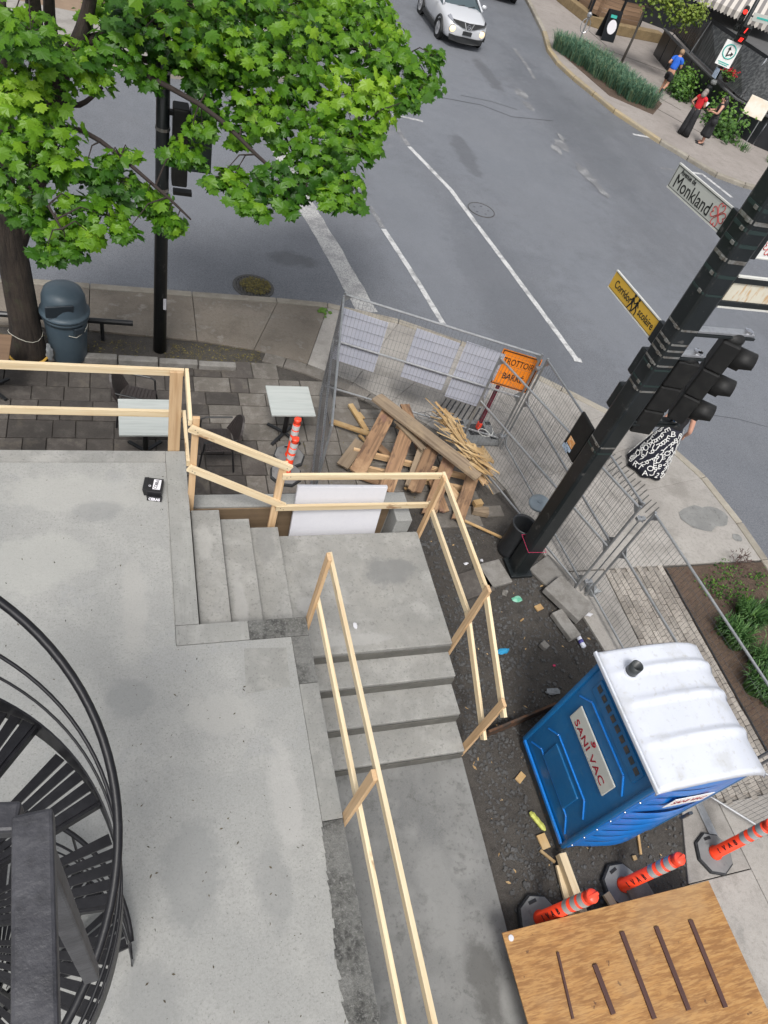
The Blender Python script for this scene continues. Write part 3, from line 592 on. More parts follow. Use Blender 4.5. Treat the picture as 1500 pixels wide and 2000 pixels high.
b.build('grout_smear', 'rough_mortar', porch)
b = MB(); b.bar((.335,3.7,PZ+.002), (.335,5.8,PZ+.002), .012, .006); b.bar((.33,5.83,PZ+.002), (-4,5.83,PZ+.002), .012, .005); b.build('trowel_ridge', 'concrete_new', porch)
b = MB(); b.add([(.95,2.85,PZ+.0025),(1.38,2.88,PZ+.0025),(1.40,3.30,PZ+.0025),(.98,3.33,PZ+.0025)], [(0,1,2,3)]); b.build('patch', 'patch_concrete', porch)
def step(x0, y0, x1, y1, z, riser=None, mt='concrete_new'):
    pb = MB(); pb.prism([(x0,y0),(x1,y0),(x1,y1),(x0,y1)], 0, z); return pb.build('tread', mt, porch, bevel=.008)
step(.595,3.65,.915,5.25,1.29); step(.94,3.65,1.28,5.25,1.11); step(1.305,3.65,1.655,5.25,.93)
for x, z in ((.583,1.25), (.927,1.07), (1.292,.89)):   # dark strips painting the wet corner shade between treads
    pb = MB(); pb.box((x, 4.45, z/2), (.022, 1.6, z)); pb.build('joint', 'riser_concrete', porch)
b = MB(); b.prism([(1.675,3.54),(3.575,3.54),(3.575,5.24),(1.675,5.24)], 0, .75); b.build('landing', 'concrete_new', porch, bevel=.01)
ys = [3.54, 3.20, 2.80, 2.42]
for i in range(3):
    z = .57-.18*i; pb = MB(); pb.prism([(1.675,ys[i+1]),(3.575,ys[i+1]),(3.575,ys[i]-.012),(1.675,ys[i]-.012)], 0, z); pb.build('tread', 'concrete_new', porch, bevel=.01)
for i, (z0, z1) in enumerate(((.572,.70),(.392,.53),(.212,.35),(.034,.17))):   # darker band on each riser face
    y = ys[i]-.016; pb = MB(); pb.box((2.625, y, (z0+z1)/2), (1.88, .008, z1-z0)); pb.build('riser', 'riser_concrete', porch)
b = MB(); b.prism([(1.675,2.41),(3.60,2.41),(3.54,.7),(3.42,-2.5),(3.35,-6),(1.675,-6)], -.1, .03); struct(b.build('walkway', 'walk_concrete', bevel=.01))
# pit wall behind the steps
pw = thing('pit_wall', 'low grey concrete wall enclosing the gap behind the steps', 'wall', (2,5.6,0))
b = MB(); b.prism([(.585,5.53),(3.44,5.53),(3.44,5.73),(.585,5.73)], -.1, 1.0); b.build('wall_run', 'concrete', pw, bevel=.008)
b = MB(); b.prism([(3.22,5.252),(3.44,5.252),(3.44,5.525),(3.22,5.525)], -.1, .985); b.build('wall_return', 'concrete', pw, bevel=.008)
board('form_board', (.60,5.515,.62), (3.2,5.515,.62), .02, .72, 'form_plywood', pw)
fo = board('foam_board', (1.86,5.405,.86), (3.02,5.385,.86), .05, 1.16, 'foam_white', None, up=(0,.14,1), bev=.006)
tag(fo, 'white rigid foam board standing in the gap behind the landing', 'foam board')

# ------------------------------------------------------------------ wooden guard rails (2x4)
S, T = .089, .038
def rail(par, p, q, mt='lumber', up=(0,0,1)):
    p, q = Vector(p), Vector(q); d = (q-p).normalized(); n = Vector((-d.y,d.x,0)); w1 = R_.uniform(-.006,.006); o = board('rail', p+n*w1, q-n*w1, T, S, mt, par, up=Vector(up)+n*R_.uniform(-.05,.05))
    L = (q-p).length
    for x in (-L/2+.05, L/2-.05, -L/2+.09):
        for yy_ in (-1,1):
            pb = MB(); pb.lathe([(.006,0),(.006,.002)], (x, yy_*(T/2+.0002), R_.uniform(-.02,.02)), 8, axis=(0,yy_,0)); sc_ = pb.build('screw', 'cast_iron', None, local=True); sc_.parent = o
    return o
r1 = thing('guard_rail', 'new pale lumber guard rail along the straight edge of the porch', 'railing', (1.7,2,1.0))
for z in (2.50, 1.80): rail(r1, (1.725,3.70,z), (1.725,-2.2,z))
for y in (3.61, 1.60, -.35, -2.1): board('post', (1.685,y,.95), (1.685,y,2.60 if y > 3.5 else 2.53), T, S, 'lumber_red', r1, up=(0,1,0))
r2 = thing('guard_rail', 'new pale lumber guard rail zigzagging from porch down both flights', 'railing', (2,5.3,.9))
for z in (2.62, 2.01): rail(r2, (-4,6.09,z), (.523,6.09,z))
for x in (.40,-2.0): board('post', (x+.04,6.05,1.2), (x+.04,6.05,2.660), S*1.5, T, 'lumber_red', r2, up=(0,1,0))
rail(r2, (.545,6.109,2.622), (.545,5.34,2.60)); rail(r2, (.545,6.109,2.008), (.545,5.34,1.985))
board('post', (.60,5.36,1.15), (.60,5.36,2.66), S*.8, T, 'lumber_red', r2, up=(0,1,0))
rail(r2, (.54,5.315,2.55), (1.68,5.315,1.93)); rail(r2, (.55,5.315,1.95), (1.70,5.315,1.25))
board('post', (1.60,5.355,.75), (1.60,5.355,2.0), S, T, 'lumber_red', r2, up=(0,1,0))
for z in (1.80, 1.23): rail(r2, (1.60,5.31,z), (3.62,5.31,z)); rail(r2, (3.62,5.33,z+.012), (3.62,3.63,z+.03))
rail(r2, (3.62,3.66,1.83), (3.62,2.36,1.28)); rail(r2, (3.62,3.66,1.265), (3.62,2.36,.67))
for y, z0, z1 in ((5.22,.25,1.86), (3.56,.2,1.93), (2.47,.0,1.42)): board('post', (3.60,y,z0), (3.60,y,z1), S, T, 'lumber_red', r2, up=(1,0,0))

# ================================================================== SITE FENCE
def fence_panel(L, h=1.98):
    """built along local x from 0 to L"""
    t = thing('mesh_fence', '', 'fence panel')
    r = .019
    for x in (0, L):
        pb = MB(); pb.tube([(x,0,.0),(x,0,h)], r, 8); pb.build('upright', 'galvanised', t, local=True)
    for z in (h-.03, 1.10, .16):
        pb = MB(); pb.tube([(0,0,z),(L,0,z)], r*.9, 8); pb.build('cross_tube', 'galvanised', t, local=True)
    for x, s in ((0,1),(L,-1)):
        for z, u in ((h-.05,-1),(1.08,-1),(1.12,1),(.18,1)):
            pb = MB(); pb.slab([(x+s*.015,-.004,z),(x+s*.10,-.004,z),(x+s*.015,-.004,z+u*.10)], (0,1,0), .008); pb.build('gusset', 'galvanised', t, local=True)
    pb = MB(); n = int(L/.056)
    for i in range(1, n): x = L*i/n; pb.bar((x,.012,.16), (x,.012,h-.03), .0026, .0026, (0,1,0))
    for k in range(1, 10): z = .16+(h-.19)*k/10; pb.bar((0,.016,z), (L,.016,z), .0026, .0026)
    pb.build('wire_mesh', 'wire', t, local=True)
    return t
def place_panel(a, c, label, proto=[None]):
    a, c = Vector(a), Vector(c)
    if proto[0] is None: proto[0] = fence_panel(3.0); o = proto[0]
    else: o = copy_tree(proto[0])
    o.location = (a.x, a.y, .006); d = c-a; o.rotation_euler = (0,0,math.atan2(d.y,d.x)); o.scale = (d.length/3.0,1,1)
    tag(o, label, 'fence panel', 'steel mesh site fence panels'); ORG[o.name] = Vector((a.x,a.y,0)); return o
place_panel((2.28,5.98), (2.98,8.72), 'galvanised mesh fence panel running from the pit wall to the kerb corner')
FB = place_panel((3.02,8.80), (5.92,7.62), 'galvanised mesh fence panel carrying three white plastic sheets')
place_panel((5.98,7.52), (6.22,4.66), 'galvanised mesh fence panel on the sidewalk side, behind the signal pole')
place_panel((5.16,7.50), (6.14,4.60), 'galvanised mesh fence panel slanting inside beside the orange sign base')
place_panel((6.32,4.50), (6.56,1.52), 'galvanised mesh fence panel beside the portable toilet')
d = Vector((2.90,-1.18,0)).normalized(); nrm = Vector((d.y,-d.x,0)); nrm = nrm if nrm.y > 0 else -nrm
for s0, s1, z0, z1, tl in ((.03,.74,.72,1.70,.02), (1.18,1.90,.78,1.74,.03), (1.98,2.62,.66,1.78,.02)):
    A = Vector((3.02,8.80,0))+d*s0+nrm*.035; B = Vector((3.02,8.80,0))+d*s1+nrm*.035
    pb = MB(); pb.slab([A+Vector((0,0,z0)), B+Vector((0,0,z0-tl)), B+Vector((0,0,z1-tl)), A+Vector((0,0,z1))], nrm, .006)
    tag(pb.build('plastic_sheet', 'coroplast'), ('white plastic sheet on the mesh fence by the kerb corner', 'white plastic sheet in the middle of the mesh fence', 'white plastic sheet on the mesh fence next to the orange sign')[0 if s0 < 1 else (1 if s0 < 1.9 else 2)], 'plastic sheet', 'white sheets on the fence')
for i, (x, y) in enumerate(((5.95,7.57), (6.27,4.58))):     # clamps that join the panels
    t = thing('panel_clamp', ('steel clamp joining the fence panels by the orange sign', 'steel clamp joining the fence panels by the loose paving slab')[i], 'clamp', (x,y,0), 'fence clamps')
    for z in (.25, 1.75):
        pb = MB(); pb.box((x,y,z), (.13,.06,.05)); pb.build('jaw', 'galvanised', t, bevel=.006)
        pb = MB(); pb.tube([(x,y-.06,z),(x,y+.06,z)], .009, 6); pb.build('bolt', 'chrome', t)
    pb = MB(); pb.tube([(x,y,0),(x,y,1.8)], .012, 6); pb.build('pin', 'galvanised', t)
ft = thing('fence_foot', 'flat galvanised steel foot plate under the fence by the delineator', 'fence foot', (6.55,1.2,0))
pb = MB(); pb.box((6.55,1.20,.012), (.11,1.0,.012)); pb.build('plate', 'galvanised', ft, bevel=.003)
pb = MB(); pb.tube([(6.55,1.42,.01),(6.55,1.42,.25)], .024, 10); pb.build('socket', 'galvanised', ft)
# panel that swings toward the camera behind the toilet
place_panel((6.60,1.46), (8.6,-.35), 'galvanised mesh fence panel folding away toward the side street')

# ================================================================== ORANGE SIGN
sg = thing('sidewalk_closed_sign', 'orange sign reading trottoir barré on a burgundy perforated post', 'road sign', (5.62,7.92,0))
pb = MB(); pb.box((5.60,7.86,.06), (.75,.60,.10), taper=.9); pb.build('ballast_base', 'rubber_grey', sg, bevel=.03)
pb = MB(); pb.box((5.60,7.86,.13), (.34,.26,.06), taper=.8); pb.build('socket', 'rubber_black', sg, bevel=.015)
for dx, dy in ((-.25,.18),(.25,-.18),(.27,.17)):
    pb = MB(); pb.box((5.60+dx,7.86+dy,.112), (.10,.07,.008)); pb.build('grip', 'rubber_black', sg)
pb = MB(); pb.box((5.60,7.86,.78), (.05,.05,1.30)); post = pb.build('post', 'burgundy', sg, bevel=.004)
pb = MB(); pb.box((5.60,7.86,.22), (.07,.07,.14)); pb.build('sleeve', 'orange_top', sg, bevel=.004)
for k in range(22):
    pb = MB(); pb.lathe([(.008,0),(.008,.003)], (5.60,7.8345,.32+k*.05), 8, axis=(0,-1,0)); pb.build('hole', 'ink_black', post)
sn = Vector((-.35,-.90,.10)).normalized(); sx = Vector((.93,-.36,0)).normalized(); sx = (sx-sn*sx.dot(sn)).normalized(); sy = sn.cross(sx)
c0 = Vector((5.72,7.78,1.50)); hw, hh = .32, .32
q = [c0-sx*hw-sy*hh, c0+sx*hw-sy*hh, c0+sx*hw+sy*hh, c0-sx*hw+sy*hh]
pb = MB(); pb.slab(q, sn, .006); pl = pb.build('panel', 'sign_orange', sg, bevel=.002)
pb = MB(); e = .012
for a_, b_ in ((0,1),(1,2),(2,3),(3,0)): pb.bar(q[a_].lerp(c0,.07)+sn*.008, q[b_].lerp(c0,.07)+sn*.008, .014, .003, sn)
pb.build('border', 'ink_black', pl)
text('TROTTOIR', .155, 'ink_black', pl, frame(sx, sn, c0+sn*.0085+sy*.13), bold=.001, sx=.66)
text('BARRÉ', .155, 'ink_black', pl, frame(sx, sn, c0+sn*.0085-sy*.13), bold=.001, sx=.76)

# ================================================================== SIGNAL POLE AT THE CORNER
PX, PY, PS = 5.37, 5.05, .255
sp = thing('signal_pole', 'tall square black steel pole wrapped in steel strap bands', 'pole', (PX,PY,0))
pb = MB(); pb.box((PX,PY,3.75), (PS,PS,7.5)); pb.build('shaft', 'pole_black', sp, bevel=.035)
pb = MB(); pb.box((PX,PY,.02), (.36,.36,.05)); pb.build('base_plate', 'pole_black', sp, bevel=.01)
for z in (2.62,2.72,3.62,3.70,3.92,3.98,4.10,4.18,4.26,4.44,4.86,5.06,5.22,5.38,5.52,5.60,5.72):
    pb = MB(); h_ = PS/2+.005; c_ = .036; pb.prism([(PX-h_+c_,PY-h_),(PX+h_-c_,PY-h_),(PX+h_,PY-h_+c_),(PX+h_,PY+h_-c_),(PX+h_-c_,PY+h_),(PX-h_+c_,PY+h_),(PX-h_,PY+h_-c_),(PX-h_,PY-h_+c_)], z-.011, z+(.011 if z < 5 else .024)); bd = pb.build('strap_band', 'band_steel' if R_.random() < .65 else 'signal_dark_green', sp)
    pb = MB(); pb.box((PX-PS/2-.008,PY-.05,z), (.014,.05,.034)); pb.build('buckle', 'band_steel', bd, bevel=.003)
pb = MB(); pb.tube([(PX-.15,PY-.15,.62),(PX+.15,PY-.15,.60),(PX+.15,PY+.15,.63),(PX-.15,PY+.15,.64)], .004, 5, closed=True); tag(pb.build('wire_loop', 'string_pink'), 'thin pink wire looped round the foot of the square pole', 'wire')
# street name blade
XF = PX-PS/2+.06
def blade(name, label, z0, z1, y0, y1, mt, tilt=.06):
    t = thing(name, label, 'street sign', (XF,y0,z0))
    A, B, Cc, D = Vector((XF,y0,z0+tilt)), Vector((XF,y1,z0)), Vector((XF,y1,z1)), Vector((XF,y0,z1+tilt))
    pb = MB(); pb.slab([A,B,Cc,D], (-1,0,0), .012); p = pb.build('plate', mt, t, bevel=.003)
    pb = MB()
    for a_, b_ in ((A,B),(Cc,D)): pb.bar(a_+Vector((-.006,0,0)), b_+Vector((-.006,0,0)), .022, .014, (0,0,1))
    pb.build('edge_rail', 'edge_pale', t)
    pb = MB(); pb.box((XF-.006,y0-.035,(z0+z1)/2+tilt), (.06,.09,z1-z0+.03)); pb.build('bracket', 'pole_black', t, bevel=.006)
    rd = (B-A).normalized()*-1
    return t, p, rd
t, p, rd = blade('street_name_sign', 'grey street name blade reading Avenue de Monkland with red rosette', 5.26, 5.50, 5.26, 6.26, 'sign_grey_white')
nz = Vector((-1,0,0)); cx = XF-.0135
text('Monkland', .185, 'ink_black', p, frame(rd, nz, (cx,5.86,5.375)), bold=0, sx=.92)
text('Avenue de', .068, 'ink_black', p, frame(rd, nz, (cx,6.03,5.468)), bold=.001, sx=.95)
pb = MB()
for a_, b_ in (((5.28,5.275+.058),(6.245,5.275)), ((6.245,5.275),(6.245,5.487)), ((6.245,5.487),(5.28,5.487+.058))): pb.bar((cx,a_[0],a_[1]), (cx,b_[0],b_[1]), .004, .005, (1,0,0))
pb.build('border', 'ink_black', p)
def rosette(par, c0, x, z, s, mt='ink_red'):
    fm = frame(x, z, c0); pb = MB()
    for q_ in range(4):
        a0 = q_*math.pi/2+math.pi/4*0
        pts = []
        for i in range(25):      # heart outline pointing to the centre
            u = 2*math.pi*i/24; hx = .062*16*math.sin(u)**3/1.0; hy = .062*(13*math.cos(u)-5*math.cos(2*u)-2*math.cos(3*u)-math.cos(4*u))
            hx, hy = hx*.42, (hy+1.06)*.50
            pts.append(fm @ Vector(((hx*math.cos(a0)-hy*math.sin(a0))*s, (hx*math.sin(a0)+hy*math.cos(a0))*s, 0)))
        pb.tube(pts[:-1], s*.045, 4, closed=True)
    return pb.build('rosette', mt, par)
rosette(p, (cx,5.40,5.375+.05), rd, nz, .112)
# second blade, facing the walkway, running out of view
t2 = thing('street_name_sign', 'white street name blade with red rosette on the side-street face of the pole', 'street sign', (PX+.2,PY-.1,5.2))
YF = PY-PS/2+.06
pb = MB(); pb.box((PX+.70,YF,5.40), (1.05,.012,.26)); p2 = pb.build('plate', 'sign_white', t2, bevel=.003)
pb = MB(); pb.box((PX+.165,YF,5.40), (.07,.06,.28)); pb.build('bracket', 'pole_black', t2, bevel=.006)
rosette(p2, (PX+.32,YF-.008,5.40), (1,0,0), (0,-1,0), .10)
pb = MB(); pb.bar((PX+.18,YF,5.27),(PX+1.22,YF,5.27), .02,.012); pb.build('edge_rail', 'edge_pale', t2)
# rusty framed board
t3 = thing('framed_board', 'weathered pale sign board with rust streaks in a black frame on the pole', 'sign board', (PX+.2,YF,4.7))
pb = MB(); pb.box((PX+.80,YF,4.90), (1.25,.015,.20)); pb.build('panel', 'rust_panel', t3)
for z in (4.77,5.03):
    pb = MB(); pb.box((PX+.78,YF,z), (1.32,.05,.06)); pb.build('frame_bar', 'pole_black', t3, bevel=.006)
    pb = MB(); pb.box((PX+.80,YF-.012,z-.042 if z < 4.9 else z+.042), (1.28,.03,.018)); pb.build('edge_trim', 'edge_pale', t3)
# school corridor blade
t, p, rd = blade('school_corridor_sign', 'yellow blade reading Corridor scolaire with two black walking children', 4.02, 4.24, 5.26, 6.30, 'sign_yellow')
zc = 4.13; text('Corridor', .125, 'ink_black', p, frame(rd, nz, (cx,6.02,zc+.012)), bold=.0008, sx=.82); text('scolaire', .125, 'ink_black', p, frame(rd, nz, (cx,5.48,zc+.038)), bold=.0008, sx=.82)
def walker(y, z, s):
    fm = frame(rd, nz, (cx,y,z)); L2 = lambda x_, y_: fm @ Vector((x_*s, y_*s, 0)); pb = MB()
    pb.lathe([(.095*s,0),(.095*s,.003)], L2(.03,.46), 10, axis=nz)
    for a_, b_, w_ in (((0,.33),(-.02,.0),.17), ((-.02,.02),(-.22,-.42),.09), ((0,.02),(.17,-.20),.09), ((.17,-.20),(.16,-.44),.08), ((.02,.28),(.22,.05),.07), ((-.02,.28),(-.22,.08),.07)): pb.bar(L2(*a_), L2(*b_), w_*s, .003, nz)
    return pb.build('pictogram', 'ink_black', p)
walker(5.80, zc+.02, .20); walker(5.71, zc+.03, .19)
pb = MB()
for z, a in ((4.035,.058),(4.228,.058)): pb.bar((cx,5.27,z+a),(cx,6.29,z), .003, .004, (1,0,0))
pb.build('border', 'ink_black', p)
# dark panel with stickers on the street side
t4 = thing('sticker_plaque', 'flat dark panel with an orange and blue stickers strapped to the pole', 'panel', (XF,5.4,2.2))
pb = MB(); pb.box((XF-.02,5.36,2.46), (.04,.34,.60)); p4 = pb.build('plate', 'signal_black', t4, bevel=.02)
pb = MB(); pb.box((XF-.043,5.40,2.33), (.004,.14,.11)); pb.build('sticker', 'sticker_orange', p4); pb = MB(); pb.box((XF-.043,5.40,2.235), (.004,.15,.05)); pb.build('sticker', 'sticker_blue', p4); pb = MB(); pb.box((XF-.043,5.44,2.19), (.004,.14,.06)); pb.build('sticker', 'sticker_blue', p4)
# traffic signal heads
def signal(name, label, x, y, ztop, face, n=3, visor=True, s=1.0, mt='signal_black'):
    """face: horizontal direction the lenses look"""
    t = thing(name, label, 'traffic light', (x,y,ztop-.36*n*s)); f = Vector((face[0],face[1],0)).normalized(); u = Vector((-f.y,f.x,0))
    rot = Matrix((u, f, Vector((0,0,1)))).transposed()
    for k in range(n):
        z = ztop-.18*s-.36*s*k; pb = MB(); pb.box((x,y,z), (.27*s,.20*s,.352*s), rot); hd = pb.build('housing', mt, t, bevel=.02)
        c = Vector((x,y,z))+f*.102*s
        pb = MB(); pb.lathe([(.118*s,0),(.118*s,.01),(.09*s,.03),(.001,.04)], c, 16, axis=f); pb.build('lens', 'lens_dark', hd)
        if visor:
            pb = MB(); vs = []; m_ = 13
            for i in range(m_):
                a = rad(-40)+rad(260)*i/(m_-1); o_ = u*math.cos(a)*.124*s+Vector((0,0,math.sin(a)*.124*s)); dep = .21 if 0 < a < math.pi else .10
                vs += [c+o_, c+o_+f*dep*s, c+o_*.94, c+o_*.94+f*dep*s]
            fs = []
            for i in range(m_-1): j = 4*i; fs += [(j,j+4,j+5,j+1),(j+2,j+3,j+7,j+6),(j+1,j+5,j+7,j+3),(j,j+2,j+6,j+4)]
            pb.add(vs, fs); pb.build('visor', mt, hd, smooth=True)
    pb = MB(); pb.ball((x,y,ztop+.005), .125*s, 14, (1,.8,.6)); pb.build('cap', mt, t, smooth=True)
    return t
signal('traffic_light', 'black three-section traffic light on the far end of the steel arm', 6.10, 5.02, 4.33, (.80,-.6), s=1.05)
signal('traffic_light', 'black three-section traffic light hung close beside the square pole', 5.72, 5.05, 4.02, (.2,.98), s=1.0)
ar = sp   # the arms belong to the pole
for (x1, z) in ((6.30,4.40), (5.84,4.09), (6.20,3.10)):
    pb = MB(); pb.box(((PX+PS/2+x1)/2,5.03,z), (x1-PX-PS/2,.10,.03)); pb.build('arm', 'arm_steel' if z > 3.5 else 'pole_black', ar, bevel=.004)
    pb = MB(); pb.box(((PX+PS/2+x1)/2,5.03,z-.035), (x1-PX-PS/2+.05,.13,.03)); pb.build('channel', 'pole_black', ar, bevel=.004)
    pb = MB(); pb.lathe([(.05,0),(.05,.03),(.02,.04)], (x1-.06,5.03,z+.012), 10); pb.build('bolt_cap', 'chrome', ar)
pb = MB(); pb.box((PX-.03,PY+PS/2+.05,3.80), (.16,.10,.34)); pb.build('junction_box', 'pole_black', ar, bevel=.02)
pb = MB(); pb.box((PX-.03,PY+PS/2+.05,3.30), (.16,.10,.34)); pb.build('junction_box', 'pole_black', ar, bevel=.02)

# ================================================================== POLE BY THE MAPLE
LX, LY = .43, 9.75
lp = thing('signal_pole', 'round black steel pole standing in the soil strip beside the maple', 'pole', (LX,LY,0))
pb = MB(); pb.tube([(LX,LY,-.03),(LX,LY,5.6)], [.105,.075], 18); pb.build('shaft', 'pole_black', lp, smooth=True)
for z in (2.72,3.52,4.2):
    pb = MB(); pb.lathe([(.094,0),(.094,.04)], (LX,LY,z), 18); pb.build('strap_band', 'band_steel', lp)
pb = MB(); pb.box((LX+.05,LY-.088,.93), (.07,.004,.2)); pb.build('sticker', 'paper_white', lp)
t = thing('pedestrian_signal', 'dark pedestrian signal box strapped to the round pole under maple leaves', 'pedestrian signal', (LX+.3,LY,2.8))
pb = MB(); pb.box((LX+.22,LY,3.35), (.20,.26,1.0)); pb.build('housing', 'signal_black', t, bevel=.02)
pb = MB(); pb.box((LX+.47,LY,3.45), (.30,.30,.72), taper=.92); pb.build('visor_box', 'signal_dark_green', t, bevel=.015)
pb = MB(); pb.box((LX+.27,LY,2.72), (.25,.12,.05)); pb.build('arm', 'signal_black', t, bevel=.006)
pb = MB(); pb.box((LX+.12,LY,3.75), (.10,.08,.05)); pb.build('arm', 'signal_black', t)

# ================================================================== BINS
c0 = Vector((-.93,9.46,0)); gs = 1.10
gb = thing('garbage_bin', 'round slate blue garbage bin with domed flap lid beside the maple trunk', 'bin', c0)
pb = MB(); pb.lathe([(r_*gs,z_*gs) for r_, z_ in [(.22,0),(.235,.03),(.275,.62),(.278,.68),(.30,.685),(.305,.73),(.29,.735)]], c0, 28); body = pb.build('barrel', 'bin_blue', gb, smooth=True)
pb = MB(); pb.lathe([(r_*gs,z_*gs) for r_, z_ in [(.283,.70),(.288,.745)]], c0, 28); pb.build('bag_edge', 'bag_black', gb)
pb = MB(); pb.lathe([(r_*gs,z_*gs) for r_, z_ in [(.315,.74),(.32,.78),(.30,.79),(.285,.83),(.27,1.0),(.24,1.08),(.16,1.12),(.001,1.135)]], c0, 28); lid = pb.build('domed_lid', 'bin_blue', gb, smooth=True)
pb = MB(); rot = Matrix.Rotation(rad(12),3,'Z') @ Matrix.Rotation(rad(14),3,'X'); pb.box(c0+Vector((-.03,-.27,.93))*1.0+Vector((-.01,-.03,.10)), (.38,.03,.23), rot); pb.build('flap', 'bin_dark', lid, bevel=.015)
pb = MB(); pb.box(c0+Vector((.19,-.245,.67)), (.16,.06,.12), Matrix.Rotation(rad(36),3,'Z')); pb.build('handle', 'bin_dark', body, bevel=.02)
pb = MB(); pb.tube([c0+Vector((.05,-.315,.62)), c0+Vector((.15,-.295,.58)), c0+Vector((.26,-.205,.62)), c0+Vector((.312,-.1,.69))], .006, 5); pb.build('tie_string', 'string_pale', body)
c0 = Vector((-1.20,9.22,.02)); pb = MB()
pb.ball(c0+Vector((.02,0,.22)), .085, 10, (.55,.5,1.9), .22)
tag(pb.build('plastic_bag', 'plastic_bag'), 'crumpled clear plastic bag wedged between trunk and bin', 'plastic bag')
pb = MB(); pb.tube([(-5,9.98,.34),(.02,9.92,.34)], .045, 10); pb.tube([(-4,9.99,-.03),(-4,9.99,.34)], .03, 8); pb.tube([(-.45,9.93,-.03),(-.45,9.93,.34)], .03, 8)
tag(pb.build('guard_pipe', 'black_metal'), 'low horizontal black pipe rail behind the maple trunk', 'pipe rail')
bb = G(992,1075); ax = (G(1033,1018,.70)-bb); ax = Vector((ax.x*.3, ax.y*.3, .70)).normalized()
bn = thing('litter_bin', 'open black cylindrical litter bin standing against the square pole', 'bin', bb)
pb = MB(); pb.lathe([(.165,0),(.17,.02),(.185,.60),(.195,.62),(.195,.65),(.175,.65),(.17,.60),(.155,.05),(.001,.05)], bb, 26, axis=ax); pb.build('barrel', 'bin_black', bn, smooth=True)
pb = MB(); lc = G(1053,984,.80); pb.lathe([(.155,0),(.16,.025),(.14,.045),(.08,.055),(.001,.058)], lc, 24, axis=(-.25,-.05,1)); ld = pb.build('lid', 'lid_grey', bn, smooth=True)
pb = MB(); pb.lathe([(.035,.055),(.03,.07),(.001,.07)], lc, 12, axis=(-.25,-.05,1)); pb.build('knob', 'lid_grey', ld)
pb = MB(); pb.bar((5.42,5.17,.76),lc+Vector((0,-.1,.0)), .05,.02); pb.build('lid_hinge', 'bin_black', bn)

# ================================================================== CAFE TABLES AND CHAIRS
def cafe_table(label, x, y, rz, sx_=.66, sy_=.66, mt='table_top'):
    t = thing('cafe_table', label, 'table', (x,y,0), 'cafe tables on the patio', rz)
    pb = MB(); pb.box((0,0,.725), (sx_,sy_,.03)); pb.build('table_top', mt, t, local=True, bevel=.004)
    pb = MB(); pb.tube([(0,0,.06),(0,0,.71)], .038, 12); pb.build('pedestal', 'black_metal', t, local=True, smooth=True)
    for k in range(4):
        a = rad(45+90*k); e = Vector((math.cos(a)*.32, math.sin(a)*.32, 0)); pb = MB(); pb.bar((0,0,.065), e+Vector((0,0,.03)), .05, .03); pb.build('foot', 'black_metal', t, local=True, bevel=.006)
    return t
cafe_table('square pale-topped cafe table beside the mesh fence', 2.22, 7.77, rad(1), .66, .64)
cafe_table('square pale-topped cafe table under the porch rail', .15, 7.35, rad(1), .69, .70)
cafe_table('dark-topped cafe table by the maple trunk', -1.95, 8.6, 0, .7, .7, 'wood_panel')
def chair(label, x, y, rz):
    t = thing('wicker_chair', label, 'chair', (x,y,0), 'woven cafe chairs', rz)   # sits facing local +x
    s = .23
    pb = MB(); pb.box((0,0,.435), (.46,.46,.018))
    pb.build('seat', 'wicker', t, local=True, bevel=.01)
    for k in range(9): pb = MB(); pb.box((-.2+k*.05,0,.449), (.032,.42,.012)); pb.build('seat_slat', 'wicker', t, local=True)
    pb = MB(); vs = []; n = 12; th = .03   # curved rounded back
    for i in range(n+1):
        u = -1+2*i/n; hh = .40*math.sqrt(max(0.04,1-.85*u*u)); x_ = -.25+.07*u*u
        vs += [(x_-.03,u*.235,.45),(x_-.03+th,u*.235,.45),(x_-.12,u*.235,.47+hh),(x_-.12+th,u*.235,.47+hh)]
    fs = []
    for i in range(n): j = 4*i; fs += [(j,j+4,j+6,j+2),(j+1,j+3,j+7,j+5),(j+2,j+6,j+7,j+3),(j,j+1,j+5,j+4)]
    fs += [(0,2,3,1),(4*n,4*n+1,4*n+3,4*n+2)]; pb.add(vs, fs); pb.build('backrest', 'wicker', t, local=True)
    for dx in (-1,1):
        for dy in (-1,1):
            pb = MB(); pb.tube([(dx*.21,dy*.215,.43),(dx*.255,dy*.235,0)], .014, 8); pb.build('leg', 'black_metal', t, local=True)
    for dy in (-1,1):
        pb = MB(); pb.tube([(.20,dy*.225,.43),(.19,dy*.24,.62),(.12,dy*.245,.65),(-.25,dy*.235,.66)], .014, 8); pb.build('armrest', 'black_metal', t, local=True)
    return t
chair('dark woven cafe chair with its side to the table under the porch rail', .06, 8.05, rad(-14))
chair('dark woven cafe chair with rounded back turned toward the porch', 1.10, 7.22, rad(182))

